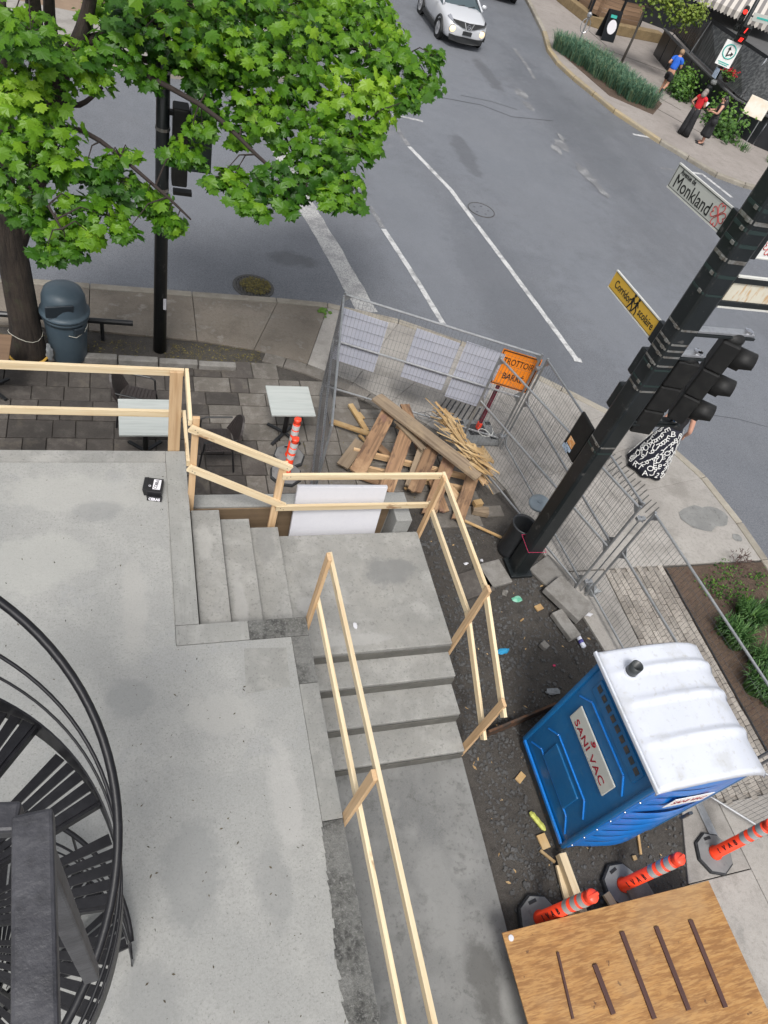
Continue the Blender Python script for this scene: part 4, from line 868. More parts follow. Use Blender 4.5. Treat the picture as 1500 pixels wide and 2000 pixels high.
# ================================================================== DELINEATOR POSTS
def delineator(label, x, y, lean=(0,0), rz=0, bands='reflective_band', base=True, r=.066, h=.95, letters=True):
    t = thing('delineator_post', label, 'delineator', (x,y,-.02), 'orange delineator posts', rz)
    pb = MB(); pb.lathe([(.25,0),(.245,.05),(.22,.065),(.001,.068)], (0,0,0), 8); bs = pb.build('rubber_base', 'rubber_black', t, local=True)
    pb = MB(); pb.lathe([(.226,.0665),(.224,.071),(.001,.072)], (0,0,0), 8); pb.build('base_top', 'rubber_grey', bs, local=True)
    pb = MB(); pb.box((.0,.17,.072), (.10,.035,.006)); pb.build('grip_slot', 'ink_black', bs, local=True, bevel=.01)
    a = Vector((lean[0],lean[1],1)).normalized(); P = lambda d: a*d+Vector((0,0,.06))
    pb = MB(); pb.tube([P(0),P(.03),P(.04),P(h)], [r*1.25,r*1.25,r,r*.94], 18); bd = pb.build('tube', 'orange_plastic', t, local=True, smooth=True)
    for z in (.55,.70,.83) if h > .9 else (.34,.47,.58):
        pb = MB(); pb.tube([P(z),P(z+.085)], r*1.03, 18, caps=False); pb.build('reflective_band', bands, bd, local=True, smooth=True)
    pb = MB(); pb.tube([P(h),P(h+.02),P(h+.05),P(h+.075)], [r*1.0,r*.7,r*1.02,r*.9], 16); pb.build('grip_top', 'orange_top', bd, local=True, smooth=True)
    pb = MB(); pb.bar(P(h+.07)-Vector((r*.9,0,0)), P(h+.07)+Vector((r*.9,0,0)), .03, .035); pb.build('grip_tab', 'orange_top', bd, local=True, bevel=.006)
    if letters:
        x_ = Vector((0,0,1)).rotation_difference(a)
        for i, ch in enumerate('IVAB'):
            up = a; fv = Vector((-.97,-.10,.25)); nn = (fv-a*a.dot(fv)).normalized()
            fm = frame(up, nn, P(.16+.10*i)+nn*(r*1.0)); ORG[bd.name] = Vector((0,0,0)); text(ch, .085, 'ink_black', bd, fm, ext=.003, sx=.9)
    return t
delineator('orange delineator post half hidden by the near edge of plywood sheet', 3.93, .62, (.10,-.02), rad(10))
delineator('orange delineator post between the toilet and the plywood sheet', 5.05, .74, (.10,-.02), rad(20))
delineator('orange delineator post standing on the pale sidewalk slab', 6.42, .84, (.05,.03), rad(5))
delineator('orange and white delineator post rising behind the cafe table corner', *G(564,893).xy, (.02,.0), 0, 'reflective_white', letters=False, r=.055, h=.70)
delineator('orange and white delineator post in front of another, by the rail post', *G(558,928).xy, (.05,.0), rad(15), 'reflective_white', letters=False, r=.055, h=.66)

# ================================================================== PORTABLE TOILET
TX0, TX1, TY0, TY1, TH = 4.44, 5.62, 1.24, 2.48, 2.20
pt = thing('portable_toilet', 'blue portable toilet with white ribbed roof and oval-logo name plate', 'portable toilet', (5.03,1.86,0))
pb = MB(); pb.box((5.03,1.86,.04), (1.20,1.26,.14)); pb.build('skid', 'potty_trim', pt, bevel=.01)
pb = MB(); pb.prism([(TX0,TY0),(TX1,TY0),(TX1,TY1),(TX0,TY1)], .11, TH-.02); wl = pb.build('walls', 'potty_blue', pt, bevel=.02)
for (x, y) in ((TX0,TY0),(TX1,TY0),(TX1,TY1),(TX0,TY1)):
    pb = MB(); pb.box((x,y,1.14), (.06,.06,2.06)); cp = pb.build('corner_post', 'potty_blue', pt, bevel=.02)
pb = MB(); pb.box((TX0-.022,(TY0+TY1)/2,.14), (.03,1.2,.05)); pb.build('sill', 'potty_blue_light', pt, bevel=.008)
def relief(pts, wd=.03, th=.022, mt='potty_blue_light', x=None):   # raised mouldings on the rear wall
    pb = MB()
    for a_, b_ in zip(pts[:-1], pts[1:]): pb.bar((TX0-.006,a_[0],a_[1]), (TX0-.006,b_[0],b_[1]), wd, th, (1,0,0))
    return pb.build('moulding', mt, wl, bevel=.008)
yc = 1.86
for k, (hw_, z) in enumerate(((.46,.42),(.20,.66),(.44,.88),(.46,1.70))):
    if k == 1: relief([(yc-hw_,z),(yc+hw_,z)], .022, .02)
    else: relief([(yc-hw_-.07,z-.16),(yc-hw_+.08,z),(yc+hw_-.08,z),(yc+hw_+.07,z-.16)], .022, .02)
pb = MB(); pb.box((TX0-.004,yc,.60), (.03,.62,.36)); pb.build('recess_panel', 'potty_blue', wl, bevel=.012)
pb = MB(); pb.box((TX0-.004,yc,1.90), (.026,.98,.22)); pb.build('vent_panel', 'potty_blue', wl, bevel=.012)
for k in range(9): pb = MB(); pb.box((TX0-.019,yc-.42+k*.105,1.93), (.004,.07,.07)); pb.build('vent_slot', 'potty_trim', wl)
pb = MB(); pb.box((TX0-.016,yc,1.38), (.02,.86,.28)); pl = pb.build('name_plate', 'sign_grey_white', pt, bevel=.015)
nz = Vector((-1,0,0)); xr = Vector((0,-1,0))
text('SANI VAC', .135, 'ink_dark_red', pl, frame(xr, nz, (TX0-.0275,yc,1.335)), sx=1.08, bold=.0015, space=1.1)
text('location de toilettes portatives et services', .034, 'ink_grey', pl, frame(xr, nz, (TX0-.0275,yc,1.275)))
pb = MB(); pts = [Vector((TX0-.029,yc+.04-.05*math.sin(a*.5)*(1-a*.05),1.472+.03*math.cos(a*.5))) for a in range(9)]; pb.tube(pts, [.004,.006,.008,.01,.011,.010,.008,.006,.004], 6); pb.ball((TX0-.028,yc+.035,1.472), .018, 8, (.2,.8,1)); pb.build('emblem', 'ink_dark_red', pl)
pb = MB()     # door side, a bowed blue panel with fluting
n = 14
for k in range(10):
    z0, z1 = .16+k*.205, .16+(k+1)*.205-.02
    vs = []
    for i in range(n+1):
        u = i/n; x_ = TX0+.08+u*1.02; bow = .10*math.sin(math.pi*u)*(1 if k < 6 else .7)
        vs += [(x_,TY0-.02-bow*.75,z0),(x_,TY0-.02-bow,(z0+z1)/2),(x_,TY0-.02-bow*.75,z1)]
    pb.add(vs, [(3*i,3*i+3,3*i+4,3*i+1) for i in range(n)]+[(3*i+1,3*i+4,3*i+5,3*i+2) for i in range(n)])
pb.build('door', 'potty_blue_light', pt, smooth=True)
pb = MB(); pb.box((5.02,TY0-.018,1.15), (1.10,.03,2.02)); dr = pb.build('door_frame', 'potty_blue_light', pt, bevel=.008)
pb = MB(); pb.slab([(4.78,TY0-.088,1.60),(5.26,TY0-.088,1.60),(5.26,TY0-.088,1.84),(4.78,TY0-.088,1.84)], (0,-1,0), .006); dp = pb.build('door_plate', 'sign_white', pt, bevel=.01)
text('SANI VAC', .13, 'ink_dark_red', dp, frame((1,0,0), (0,-1,0), (5.02,TY0-.0955,1.72)), sx=.7)
pb = MB(); pb.box((5.40,TY0-.12,1.12), (.05,.03,.18)); pb.build('latch', 'potty_trim', pt, bevel=.006)
for k in range(7): pb = MB(); pb.ball((TX0+.015,TY0-.04,.3+k*.29), .012, 6); pb.build('rivet', 'chrome', pt)
# roof: flat at the vent side, rolled down at the far side, three ribs across
prof = [(TX0-.10,2.19),(TX0-.085,2.255),(TX0+.05,2.275),(TX0+.45,2.315),(TX0+.80,2.315),(TX0+1.02,2.27),(TX0+1.18,2.19),(TX0+1.29,2.06)]
sec = [(TY0-.08,0),(TY0-.05,.0)]+[]
ribs = (1.58, 1.98, 2.30); YS = []
yv = TY0-.09
while yv < TY1+.09: YS.append(yv); yv += .03
def roofz(i, y):
    z = prof[i][1]; e = min(y-(TY0-.09), TY1+.09-y)
    if e < .03: z -= .05
    if 2 <= i <= 7:
        for r_ in ribs: z += .035*max(0,1-((y-r_)/.05)**2)*(.35 if i < 3 else 1)
    return z
pb = MB(); vs = [(prof[i][0]+(.02 if i == 7 else 0), y, roofz(i,y)) for y in YS for i in range(8)]
fs = [(j*8+i, j*8+i+1, (j+1)*8+i+1, (j+1)*8+i) for j in range(len(YS)-1) for i in range(7)]
pb.add(vs, fs); rf = pb.build('roof', 'potty_white', pt, smooth=True); so_ = rf.modifiers.new('s','SOLIDIFY'); so_.thickness = .025; so_.offset = -1
pb = MB(); pb.bar((TX0-.095,TY0-.09,2.20),(TX0-.095,TY1+.09,2.20), .03,.05); pb.build('roof_lip', 'potty_white', rf, bevel=.01)
pb = MB(); pb.lathe([(.062,2.26),(.062,2.42),(.052,2.42),(.05,2.30),(.001,2.30)], (TX0+.14,TY1-.20,0), 20); pb.build('vent_pipe', 'vent_dark', rf, smooth=True)
pb = MB(); pb.lathe([(.085,2.275),(.075,2.295),(.063,2.295)], (TX0+.14,TY1-.20,0), 20); pb.build('vent_collar', 'potty_white', rf)
ct = board('steel_edging', (3.98,2.62,.06), (5.75,3.02,.06), .03, .22, 'corten_strip'); tag(ct, 'rusty dark steel edging strip lying along the back of the toilet', 'edging strip')

# ================================================================== PLYWOOD COVER AND LUMBER
zp = .46
q = [G(980,1822,zp), G(1383,1720,zp), G(1500,1985,zp)+Vector((.0,-.05,0)), G(1030,2000,zp)]
A, B = q[0], q[1]; ex = (B-A).normalized(); ey = Vector((ex.y,-ex.x,0)); W_ = (B-A).length; D_ = 1.30
pc = A+ex*W_/2+ey*D_/2
pw_ = board('plywood_sheet', A+ey*D_/2, B+ey*D_/2, D_, .018, 'plywood'); tag(pw_, 'weathered orange-brown plywood sheet with brown strips, covering a lumber stack', 'plywood')
ORG[pw_.name] = pc
def on_ply(u0, v0, u1, v1, nm, wd, th, mt):
    pa, pb_ = Vector((u0,-v0,.009+th/2)), Vector((u1,-v1,.009+th/2))
    o = board(nm, pa, pb_, wd, th, mt, None); mm = o.matrix_world.copy(); o.parent = pw_; o.matrix_local = mm; return o
imw = pw_.matrix_world.copy()
def loc2(px, py): v = imw.inverted() @ G(px, py, zp+.01); return v.x, -v.y
for (a_, c_, wd) in (((1088,1860),(1118,1990),.025), ((1160,1884),(1197,1981),.05), ((1213,1820),(1277,1990),.05), ((1280,1810),(1344,1973),.05), ((1347,1797),(1416,1968),.05)):
    ua, va = loc2(*a_); uc, vc = loc2(*c_); on_ply(ua, va, uc, vc, 'batten', wd, .022, 'brown_strip')
ua, va = loc2(998,1832); pb = MB(); pb.lathe([(.03,.0095),(.028,.016),(.001,.018)], (ua,-va,0), 12); o = pb.build('plug', 'paper_white', None, local=True); o.parent = pw_
for k in range(3):   # lumber bearers that carry the sheet
    for s_ in (.25,.95):
        p0 = A+ex*(W_*(.18+.32*k))+ey*s_
        o = board('support_block', p0+Vector((0,0,-zp-.03)), p0+Vector((0,0,-.012)), .14, .09, 'lumber', None, up=(0,1,0)); tag(o, 'rough timber block hidden under the plywood sheet, %s of the %s row' % (('near the walkway','in the middle','near the sidewalk')[k], ('toilet-side','far')[int(s_ > .5)]), 'timber block', 'blocks under the plywood')
for i, (a_, c_, z) in enumerate((((1095,1668),(1128,1760),.10), ((1092,1690),(1112,1770),.03), ((1183,1745),(1200,1772),.08))):
    p0, p1 = G(*a_, z), G(*c_, z); p1 = p1+(p1-p0).normalized()*.25
    o = board('lumber_stud', p0, p1, .089, .038 if i else .10, 'lumber'); tag(o, ('pale lumber stud pointing from toilet corner under the plywood', 'pale lumber stud lying under a longer stud by the plywood', 'short pale stud beside the middle delineator base')[i], 'stud')

# ================================================================== PLANK PILE
def plank(a_, za, c_, zc_, wd, th, mt, label, rag=.03, up=(0,0,1), grp='salvaged planks in the pile'):
    o = board('plank', G(*a_, za), G(*c_, zc_), wd, th, mt, None, up=up, ragged=rag); tag(o, label, 'plank', grp); return o
plank((735,775), .60, (938,932), .62, .24, .045, 'grey_plank', 'long weathered plank lying diagonally on top of the plank pile')
plank((762,800), .50, (697,925), .22, .24, .045, 'old_plank', 'wide brown plank at the cafe-table end of the pile')
plank((800,828), .48, (753,960), .20, .24, .045, 'old_plank', 'wide purplish brown plank, second from the cafe-table end')
plank((828,862), .40, (797,952), .22, .12, .045, 'grey_plank', 'narrow dark plank wedged in the middle of the pile')
plank((848,868), .47, (808,962), .24, .22, .045, 'old_plank', 'light brown plank with split nailed end in the pile', .06)
plank((880,892), .42, (836,1008), .10, .22, .045, 'old_plank', 'long brown plank sliding out toward the landing corner')
plank((925,925), .38, (893,1018), .10, .20, .045, 'old_plank', 'brown plank at the litter-bin end of the pile')
plank((705,862), .22, (668,912), .10, .20, .045, 'grey_plank', 'short mossy plank stub at the cafe-table end', .03)
plank((790,790), .30, (868,1000), .08, .16, .045, 'old_plank', 'plank hidden under the others in the pile', .02)
plank((770,905), .24, (742,962), .12, .16, .04, 'old_plank', 'short splintered plank jutting out below the purplish one', .08)
plank((862,935), .26, (905,985), .10, .14, .04, 'lumber_red', 'reddish broken plank slanting across the lower pile', .09)
plank((716,850), .18, (775,905), .10, .12, .04, 'old_plank', 'narrow plank under the cafe-table end', .05)
plank((905,880), .44, (950,948), .34, .12, .03, 'lumber_red', 'broken orange board end at the litter-bin end of pile', .10)
plank((775,822), .50, (830,880), .46, .10, .03, 'grey_plank', 'grey lath tucked under the long diagonal plank', .06)
plank((690,925), .10, (760,950), .08, .10, .04, 'old_plank', 'low brown board edge near the pit wall', .05)
for i, (a_, c_, z) in enumerate((((668,905),(905,955),.07), ((690,880),(925,935),.17), ((775,830),(925,905),.28))):
    o = board('pallet_stringer', G(*a_, z), G(*c_, z), .05, .10, 'lumber_red', None); tag(o, ('lowest cross timber under the plank pile', 'cross timber resting under the middle of the planks', 'upper cross timber under the far ends of the planks')[i], 'timber', 'cross timbers under the planks')
for i, (a_, z0, c_, z1, wd, th) in enumerate((((645,822),.10,(735,852),.14,.089,.038), ((684,790),.05,(716,842),.05,.089,.045), ((700,806),.03,(710,818),.03,.06,.03), ((702,850),.05,(718,866),.1,.05,.03), ((905,1016),.05,(980,1050),.05,.04,.025), ((845,945),.12,(905,975),.06,.04,.03), ((790,955),.1,(850,930),.2,.05,.03), ((670,895),.12,(690,915),.04,.08,.04))):
    o = board('scrap_lumber', G(*a_, z0), G(*c_, z1), wd, th, 'splinter' if i != 7 else 'lumber_red'); tag(o, ('yellow stud poking through the mesh fence from the pile', 'short yellow stud leaning away from the pile toward the fence', 'tiny offcut beside the short yellow stud', 'thin slanted stick behind the mossy stub', 'thin yellow stick pointing at the litter bin', 'thin batten under the planks by the landing corner', 'broken batten crossing below the narrow plank', 'split reddish block at the foot of the mossy stub')[i], 'scrap wood', 'scraps around the pile')
spl = MB()
for _ in range(40):     # torn plywood splinters heaped behind the long plank
    t_ = R_.random(); c0 = G(lerp(860,950,t_)+R_.uniform(-14,14), lerp(815,925,t_)+R_.uniform(-16,12), R_.uniform(.45,.68)); d_ = Vector((.62,-.75,R_.uniform(-.5,.3)))+Vector((R_.uniform(-.35,.35),R_.uniform(-.35,.35),0)); d_.normalize()
    L = R_.uniform(.15,.62); spl.bar(c0-d_*L/2, c0+d_*L/2, R_.uniform(.006,.035), R_.uniform(.003,.008), (R_.uniform(-.5,.5),R_.uniform(-.5,.5),1))
for _ in range(46):     # irregular flakes
    t_ = R_.random(); c0 = G(lerp(862,950,t_)+R_.uniform(-18,14), lerp(812,922,t_)+R_.uniform(-14,14), R_.uniform(.40,.66)); d_ = (Vector((.62,-.75,R_.uniform(-.4,.25)))+Vector((R_.uniform(-.7,.7),R_.uniform(-.7,.7),0))).normalized()
    n_ = (Vector((R_.uniform(-.7,.7),R_.uniform(-.7,.7),1))).normalized(); n_ = (n_-d_*n_.dot(d_)).normalized(); s_ = n_.cross(d_); L, W2 = R_.uniform(.12,.45), R_.uniform(.02,.085)
    q_ = [c0+d_*L*u+s_*W2*v*R_.uniform(.5,1.2) for u, v in ((-.5,-.2),(-.42,.5),(-.1,.8),(.2,.55),(.5,.15),(.38,-.3),(.1,-.7),(-.2,-.6))]; spl.slab(q_, n_, R_.uniform(.004,.012))
stuff(spl.build('wood_splinters', 'splinter'), 'heap of torn yellow plywood splinters behind the long diagonal plank', 'splinters')
for i, (a_, z0, c_, z1, wd, th) in enumerate((((850,795),.75,(925,895),.60,.05,.012), ((875,815),.70,(935,915),.55,.07,.010), ((862,822),.55,(900,850),.55,.16,.012), ((935,872),.45,(958,905),.42,.24,.02), ((942,925),.45,(963,965),.15,.03,.010))):
    o = board('plywood_shard', G(*a_, z0), G(*c_, z1), wd, th, 'splinter', None, up=(.2,.3,1), ragged=.06); tag(o, ('longest upright splinter sticking out of the pile', 'broad bent splinter strip over the pile', 'flat torn plywood flake by the coiled wire', 'square pale plywood scrap at the bin end of pile', 'thin drooping splinter hanging off the pile end')[i], 'shard', 'plywood shards on the pile')
for i, (px, py, z, sx_, sy_, sz_, rz) in enumerate(((933,983,.13,.15,.10,.08,.2), (938,998,.05,.26,.14,.10,-.3))):
    c0 = G(px,py,z); pb = MB(); pb.box(c0, (sx_,sy_,sz_), Matrix.Rotation(rz,3,'Z')); o = pb.build('wood_block', 'splinter' if i == 0 else 'grey_plank', bevel=.004); tag(o, ('fresh yellow wood block on top of a mossy block', 'mossy grey wood block under the fresh yellow one')[i], 'wood block')
pb = MB()
for k in range(3):
    c0 = G(828+k*14, 815-k*2, .35); pb.tube([c0+Vector((math.cos(a*.45)*.13, math.sin(a*.45)*.10, .02*a*.3)) for a in range(13)], .005, 5)
tag(pb.build('cable_coil', 'wire'), 'loose grey cable loops behind the long diagonal plank', 'cable')
c0 = G(945,850,.3); pb = MB(); pb.tube([c0+Vector((math.cos(a*.5)*.12, math.sin(a*.5)*.12, .01*a)) for a in range(14)], .006, 5); tag(pb.build('cable_coil', 'edge_pale'), 'pale wire loop beside the orange sign base', 'cable')

# loose slabs, litter
for i, (px, py, z, d_, rz, lb) in enumerate(((925,1140,.0,(.50,.42,.06),.25,'dark square paving slab under the stair rail post'), (962,1122,.0,(.46,.42,.06),.2,'brownish square paving slab near the square pole'), (1108,1172,.07,(.42,.66,.11),.52,'thick pale concrete slab lying by the fence foot'), (1103,1222,.02,(.20,.46,.09),.28,'narrow concrete block beside the thick slab'), (1075,1120,.0,(.5,.5,.05),.5,'pale flat slab between the pole and thick slab'), (1062,1262,.02,(.10,.11,.08),.5,'small concrete lump on the dirt'), (1245,1745,.02,(.30,.22,.10),.2,'broken stone by the plywood edge'))):
    c0 = G(px,py,z); pb = MB(); pb.box(c0+Vector((0,0,d_[2]/2-.03)), d_, Matrix.Rotation(rz,3,'Z')); tag(pb.build('paving_slab', 'loose_stone' if i != 0 else 'paver', bevel=.012), lb, 'slab', 'loose slabs on the dirt')
def crumple(nm, px, py, r, mt, lb, sq=(1.3,.8,.5), z=.0):
    pb = MB(); pb.ball(G(px,py,z)+Vector((0,0,r*.3-.03)), r, 9, sq, .35); return tag(pb.build(nm, mt), lb, 'litter', 'litter on the dirt')
crumple('green_wrapper', 1012,1169,.06,'green_scrap','crumpled mint green wrapper on the dirt'); crumple('nitrile_glove', 986,1270,.065,'glove_blue','bright blue glove dropped on the dirt',(1.5,.6,.4)); crumple('nitrile_glove', 980,1274,.035,'glove_blue','small torn blue glove finger beside the blue glove',(1.5,.6,.4))
crumple('stone', 986,1157,.05,'loose_stone','single pale rounded stone near the stair post',(1,1,.8)); crumple('paper_scrap', 911,1099,.03,'paper_white','white paper scrap near the landing',(1.4,.8,.3)); crumple('paper_scrap', 942,1093,.028,'paper_white','white crumpled tissue near the brownish slab',(1,.9,.5)); crumple('paper_scrap', 1150,1199,.05,'paper_white','torn white paper by the fence panel',(1.5,.7,.3), .04)
crumple('paper_scrap', 1079,1350,.07,'plastic_bag','clear plastic scrap half buried by steel edging',(1.5,.7,.3)); crumple('plastic_tub', 1158,1155,.13,'plastic_bag','clear crushed plastic tub behind the fence foot',(.8,.8,.7), .05); crumple('pink_scrap', 1084,1298,.02,'string_pink','tiny pink scrap on the gravel')
pb = MB(); pts = [G(1035+i*4.3, 1586+i*5.2, .0)+Vector((0,0,.004*(i % 2))) for i in range(8)]; pb.tube(pts, [.015,.035,.03,.035,.03,.035,.03,.012], 6); tag(pb.build('caution_strip', 'lime_strip'), 'crinkled lime strip of tape on the dirt beside the toilet', 'tape')
for i, (px, py, L, wd, rz, lb) in enumerate(((1017,1518,.13,.08,.6,'small yellow offcut on gravel by the toilet'), (1062,1643,.16,.11,1.7,'tapered yellow offcut at the toilet corner'), (1053,1186,.12,.09,.3,'orange wood scrap with a splinter on the dirt'), (1070,1672,.20,.03,2.3,'thin wood sliver at the toilet corner'), (1240,1675,.05,.05,0,'tiny yellow chip near the middle delineator'), (1248,1638,.34,.03,1.25,'thin lath leaning under the toilet door'), (1020,1210,.07,.02,.5,'orange sliver on the dirt'))):
    c0 = G(px,py,0)+Vector((0,0,-.01)); d_ = Vector((math.cos(rz),math.sin(rz),.02))*L/2; o = board('wood_offcut', c0-d_, c0+d_, wd, .025, 'splinter'); tag(o, lb, 'offcut', 'wood offcuts on the dirt')
bt = thing('water_bottle', 'white plastic bottle with purple label lying by the concrete block', 'bottle', G(1132,1250,0)); c0 = G(1132,1250,0)+Vector((0,0,.01)); ax = Vector((.1,-1,0))
pb = MB(); pb.lathe([(.02,-.13),(.036,-.12),(.036,.04),(.03,.08),(.012,.10),(.012,.13)], c0, 14, axis=-ax); pb.build('body', 'bottle', bt, smooth=True)
pb = MB(); pb.lathe([(.0365,-.06),(.0365,-.01)], c0, 14, axis=-ax); pb.build('label_band', 'bottle_label', bt, smooth=True)
crumple('paper_scrap', 694,1221,.05,'paper_white','tiny white paper scrap on the landing',(.6,1,.12), .775)
# black carton on the porch
cbx = thing('cardboard_box', 'small black box with white block lettering on the porch floor', 'box', G(305,962,1.47))
c0 = G(303,960,1.47); rz = Matrix.Rotation(rad(-10),3,'Z')
pb = MB(); pb.box(c0+Vector((0,0,.055)), (.16,.205,.11), rz); bx = pb.build('body', 'carton_black', cbx, bevel=.004)
pb = MB(); pb.box(c0+rz @ Vector((-.095,.02,.05)), (.05,.19,.10), rz @ Matrix.Rotation(rad(-12),3,'Y')); pb.build('side_flap', 'carton_black', cbx, bevel=.004)
pb = MB(); pb.box(c0+rz @ Vector((.010,-.12,.027)), (.158,.045,.055), rz @ Matrix.Rotation(rad(-20),3,'X')); fl = pb.build('front_flap', 'carton_black', cbx, bevel=.003)
pb = MB(); pb.box(c0+rz @ Vector((.018,.01,.1112)), (.08,.145,.002), rz); pb.build('print_panel', 'board_white', bx)
text('COBRA', .052, 'ink_black', bx, frame(rz @ Vector((.12,1,0)), (0,0,1), c0+rz @ Vector((.014,.01,.1132))), bold=.001, sx=.75, ext=.0008)
text('CERAS', .046, 'board_white', fl, frame(rz @ Vector((1,0,0)), rz @ Matrix.Rotation(rad(-20),3,'X') @ Vector((0,-1,0)), c0+rz @ Vector((.010,-.1435,.031))), bold=.002, sx=.9)
text('O', .035, 'board_white', bx, frame(rz @ Vector((1,0,0)), (0,0,1), c0+rz @ Vector((-.055,-.02,.1105))), bold=.0005)

# ================================================================== SPIRAL STAIR AND BALCONY RAIL
SCX, SCY, SR, SZ, SK = -.89, .755, .79, 4.20, .42
ss = thing('spiral_stair', 'black wrought iron spiral staircase with slatted wedge treads', 'spiral stair', (SCX,SCY,1.47))
def hel(t, r=SR, dz=0): return Vector((SCX+r*math.cos(t), SCY+r*math.sin(t), SZ+SK*t+dz))
T0, T1 = -6.2, 3.6
ths = [T0+(T1-T0)*i/150 for i in range(151)]
pb = MB(); pb.tube([(SCX,SCY,1.47),(SCX,SCY,6.8)], .05, 14); pb.build('newel', 'spiral_iron', ss, smooth=True)
pb = MB(); vs = []
for t in ths:
    for r, z in ((SR,-.13),(SR,.06),(SR+.008,.06),(SR+.008,-.13)): vs.append(hel(t,r,z))
pb.add(vs, [(4*i+k, 4*i+(k+1) % 4, 4*i+4+(k+1) % 4, 4*i+4+k) for i in range(150) for k in range(4)]); pb.build('stringer', 'spiral_iron', ss)
pb = MB(); pb.tube([hel(t,SR+.02,.96) for t in ths], .0155, 10); pb.build('handrail', 'spiral_iron', ss, smooth=True)
for dz, r in ((.50,.008),(.27,.006)):
    pb = MB(); pb.tube([hel(t,SR+.012,dz) for t in ths], r, 6); pb.build('rail_rod', 'spiral_iron', ss, smooth=True)
k = 0; t = T0+.15
while t < T1-.3:
    dth = .40
    for j in range(5):       # slats that fan out from the newel
        a0 = t+dth*(j/5)+.004; a1 = t+dth*((j+1)/5)-.012-.006*(j % 2); z = SZ+SK*t+.02
        if j in (0,4): r0 = .06
        else: r0 = .14+.05*(j % 2)
        P = lambda a, r: (SCX+r*math.cos(a), SCY+r*math.sin(a), z)
        pb = MB(); pb.slab([P(a0,r0), P(a1,r0), P(a1,SR-.005), P(a0,SR-.005)], (0,0,-1), .012); pb.build('tread_slat', 'spiral_iron', ss)
    pb = MB(); pb.bar((SCX+.42*math.cos(t),SCY+.42*math.sin(t),SZ+SK*t+.002), (SCX+.42*math.cos(t+dth),SCY+.42*math.sin(t+dth),SZ+SK*t+.002), .025, .012); pb.build('tread_strap', 'spiral_iron', ss)
    pb = MB(); pb.bar((SCX+.04*math.cos(t),SCY+.04*math.sin(t),SZ+SK*t-.02), (SCX+SR*math.cos(t),SCY+SR*math.sin(t),SZ+SK*t-.02), .02, .05); pb.build('tread_bracket', 'spiral_iron', ss)
    if k in (1,4,7,18): pb = MB(); pb.tube([hel(t+.2,SR+.012,-.05), hel(t+.2,SR+.015,.95)], .009, 6); pb.build('baluster', 'spiral_iron', ss)
    t += .5; k += 1
br = thing('balcony_rail', 'thick black painted iron rail end close above the spiral stair', 'railing', G(60,1620,6.9))
zr = 6.95
a0, a1 = G(66,1592,zr), G(72,2080,zr); wd = (G(110,1800,zr)-G(26,1800,zr)).length
dy = (a1-a0).normalized()
pb = MB(); pb.bar(a0, a1+dy*.3, wd, .03); pb.build('cap_rail', 'iron_paint', br, bevel=.004)
l0 = G(40,1600,zr-.02); l1 = G(-250,1612,zr-.02)
pb = MB(); pb.bar(l0, l1, wd*.8, .028); pb.build('cap_rail', 'iron_paint', br, bevel=.004)
pb = MB(); pb.box(a0+dy*.03+Vector((0,0,-.5)), (wd*.75,wd*.75,.96), Matrix.Rotation(math.atan2(dy.y,dy.x),3,'Z')); pb.build('corner_post', 'iron_paint', br, bevel=.004)

# ================================================================== MAPLE
tr = thing('maple_tree', 'large maple with dark trunk and bright green leaves over the patio', 'tree', (-1.5,9.46,0))
TB = Vector((-1.5,9.46,0))
pb = MB(); pb.tube([TB+Vector((0,0,-.05)), TB+Vector((0,0,.12)), TB+Vector((.01,.0,.6)), TB+Vector((.0,-.02,1.5)), TB+Vector((-.05,0,2.6)), TB+Vector((-.05,.05,3.3))], [.30,.25,.215,.20,.20,.22], 16); trunk = pb.build('trunk', 'bark', tr, smooth=True)
limbs = []
def limb(pts, r0, r1, nm='limb'):
    pts = [Vector(p) for p in pts]; sm = []
    for i in range(len(pts)-1):
        for k in range(4):
            u = k/4; p0 = pts[max(i-1,0)]; p1 = pts[i]; p2 = pts[i+1]; p3 = pts[min(i+2,len(pts)-1)]
            sm.append(.5*((2*p1)+(p2-p0)*u+(2*p0-5*p1+4*p2-p3)*u*u+(3*p1-p0-3*p2+p3)*u**3))
    sm.append(pts[-1]); n = len(sm); pb = MB(); pb.tube(sm, [lerp(r0,r1,i/(n-1)) for i in range(n)], 8); limbs.append(sm); return pb.build(nm, 'bark' if r0 > .05 else 'bark_twig', tr, smooth=True)
F0 = TB+Vector((-.05,.05,3.1))
S0, S1, S2, S3 = TB+Vector((.06,.0,1.9)), G(82,310,2.95), G(108,190,3.65), G(120,130,3.98)
limb([S0, S1, S2, S3], .14, .11); limb([S3, G(150,85,4.3), G(172,20,4.65), G(185,-60,5.1)], .10, .06); limb([S3, G(100,60,4.4), G(95,-10,4.8), G(92,-90,5.2)], .075, .05)
limb([S2, G(75,90,4.3), G(66,20,4.65), G(55,-80,5.2)], .10, .07); limb([G(20,330,2.8), G(5,120,3.9), G(0,0,4.6)], .09, .06); limb([S2, G(155,205,3.6), G(200,170,3.8)], .05, .02)
E0 = G(150,85,4.3)
limb([E0, E0+Vector((1.2,.5,.3)), (1.2,10.8,4.35), (2.6,10.9,4.5), (3.6,10.6,4.6)], .07, .018)
limb([E0, (.3,10.0,4.2), (1.4,9.6,4.2), (2.6,9.0,4.05)], .055, .012); limb([(1.2,10.8,4.35), (2.0,11.6,4.6), (3.0,11.6,4.8)], .03, .01); limb([F0+Vector((.3,.1,.2)), (-.5,9.0,3.7), (.3,8.5,3.4), (.7,8.2,3.2)], .04, .01)
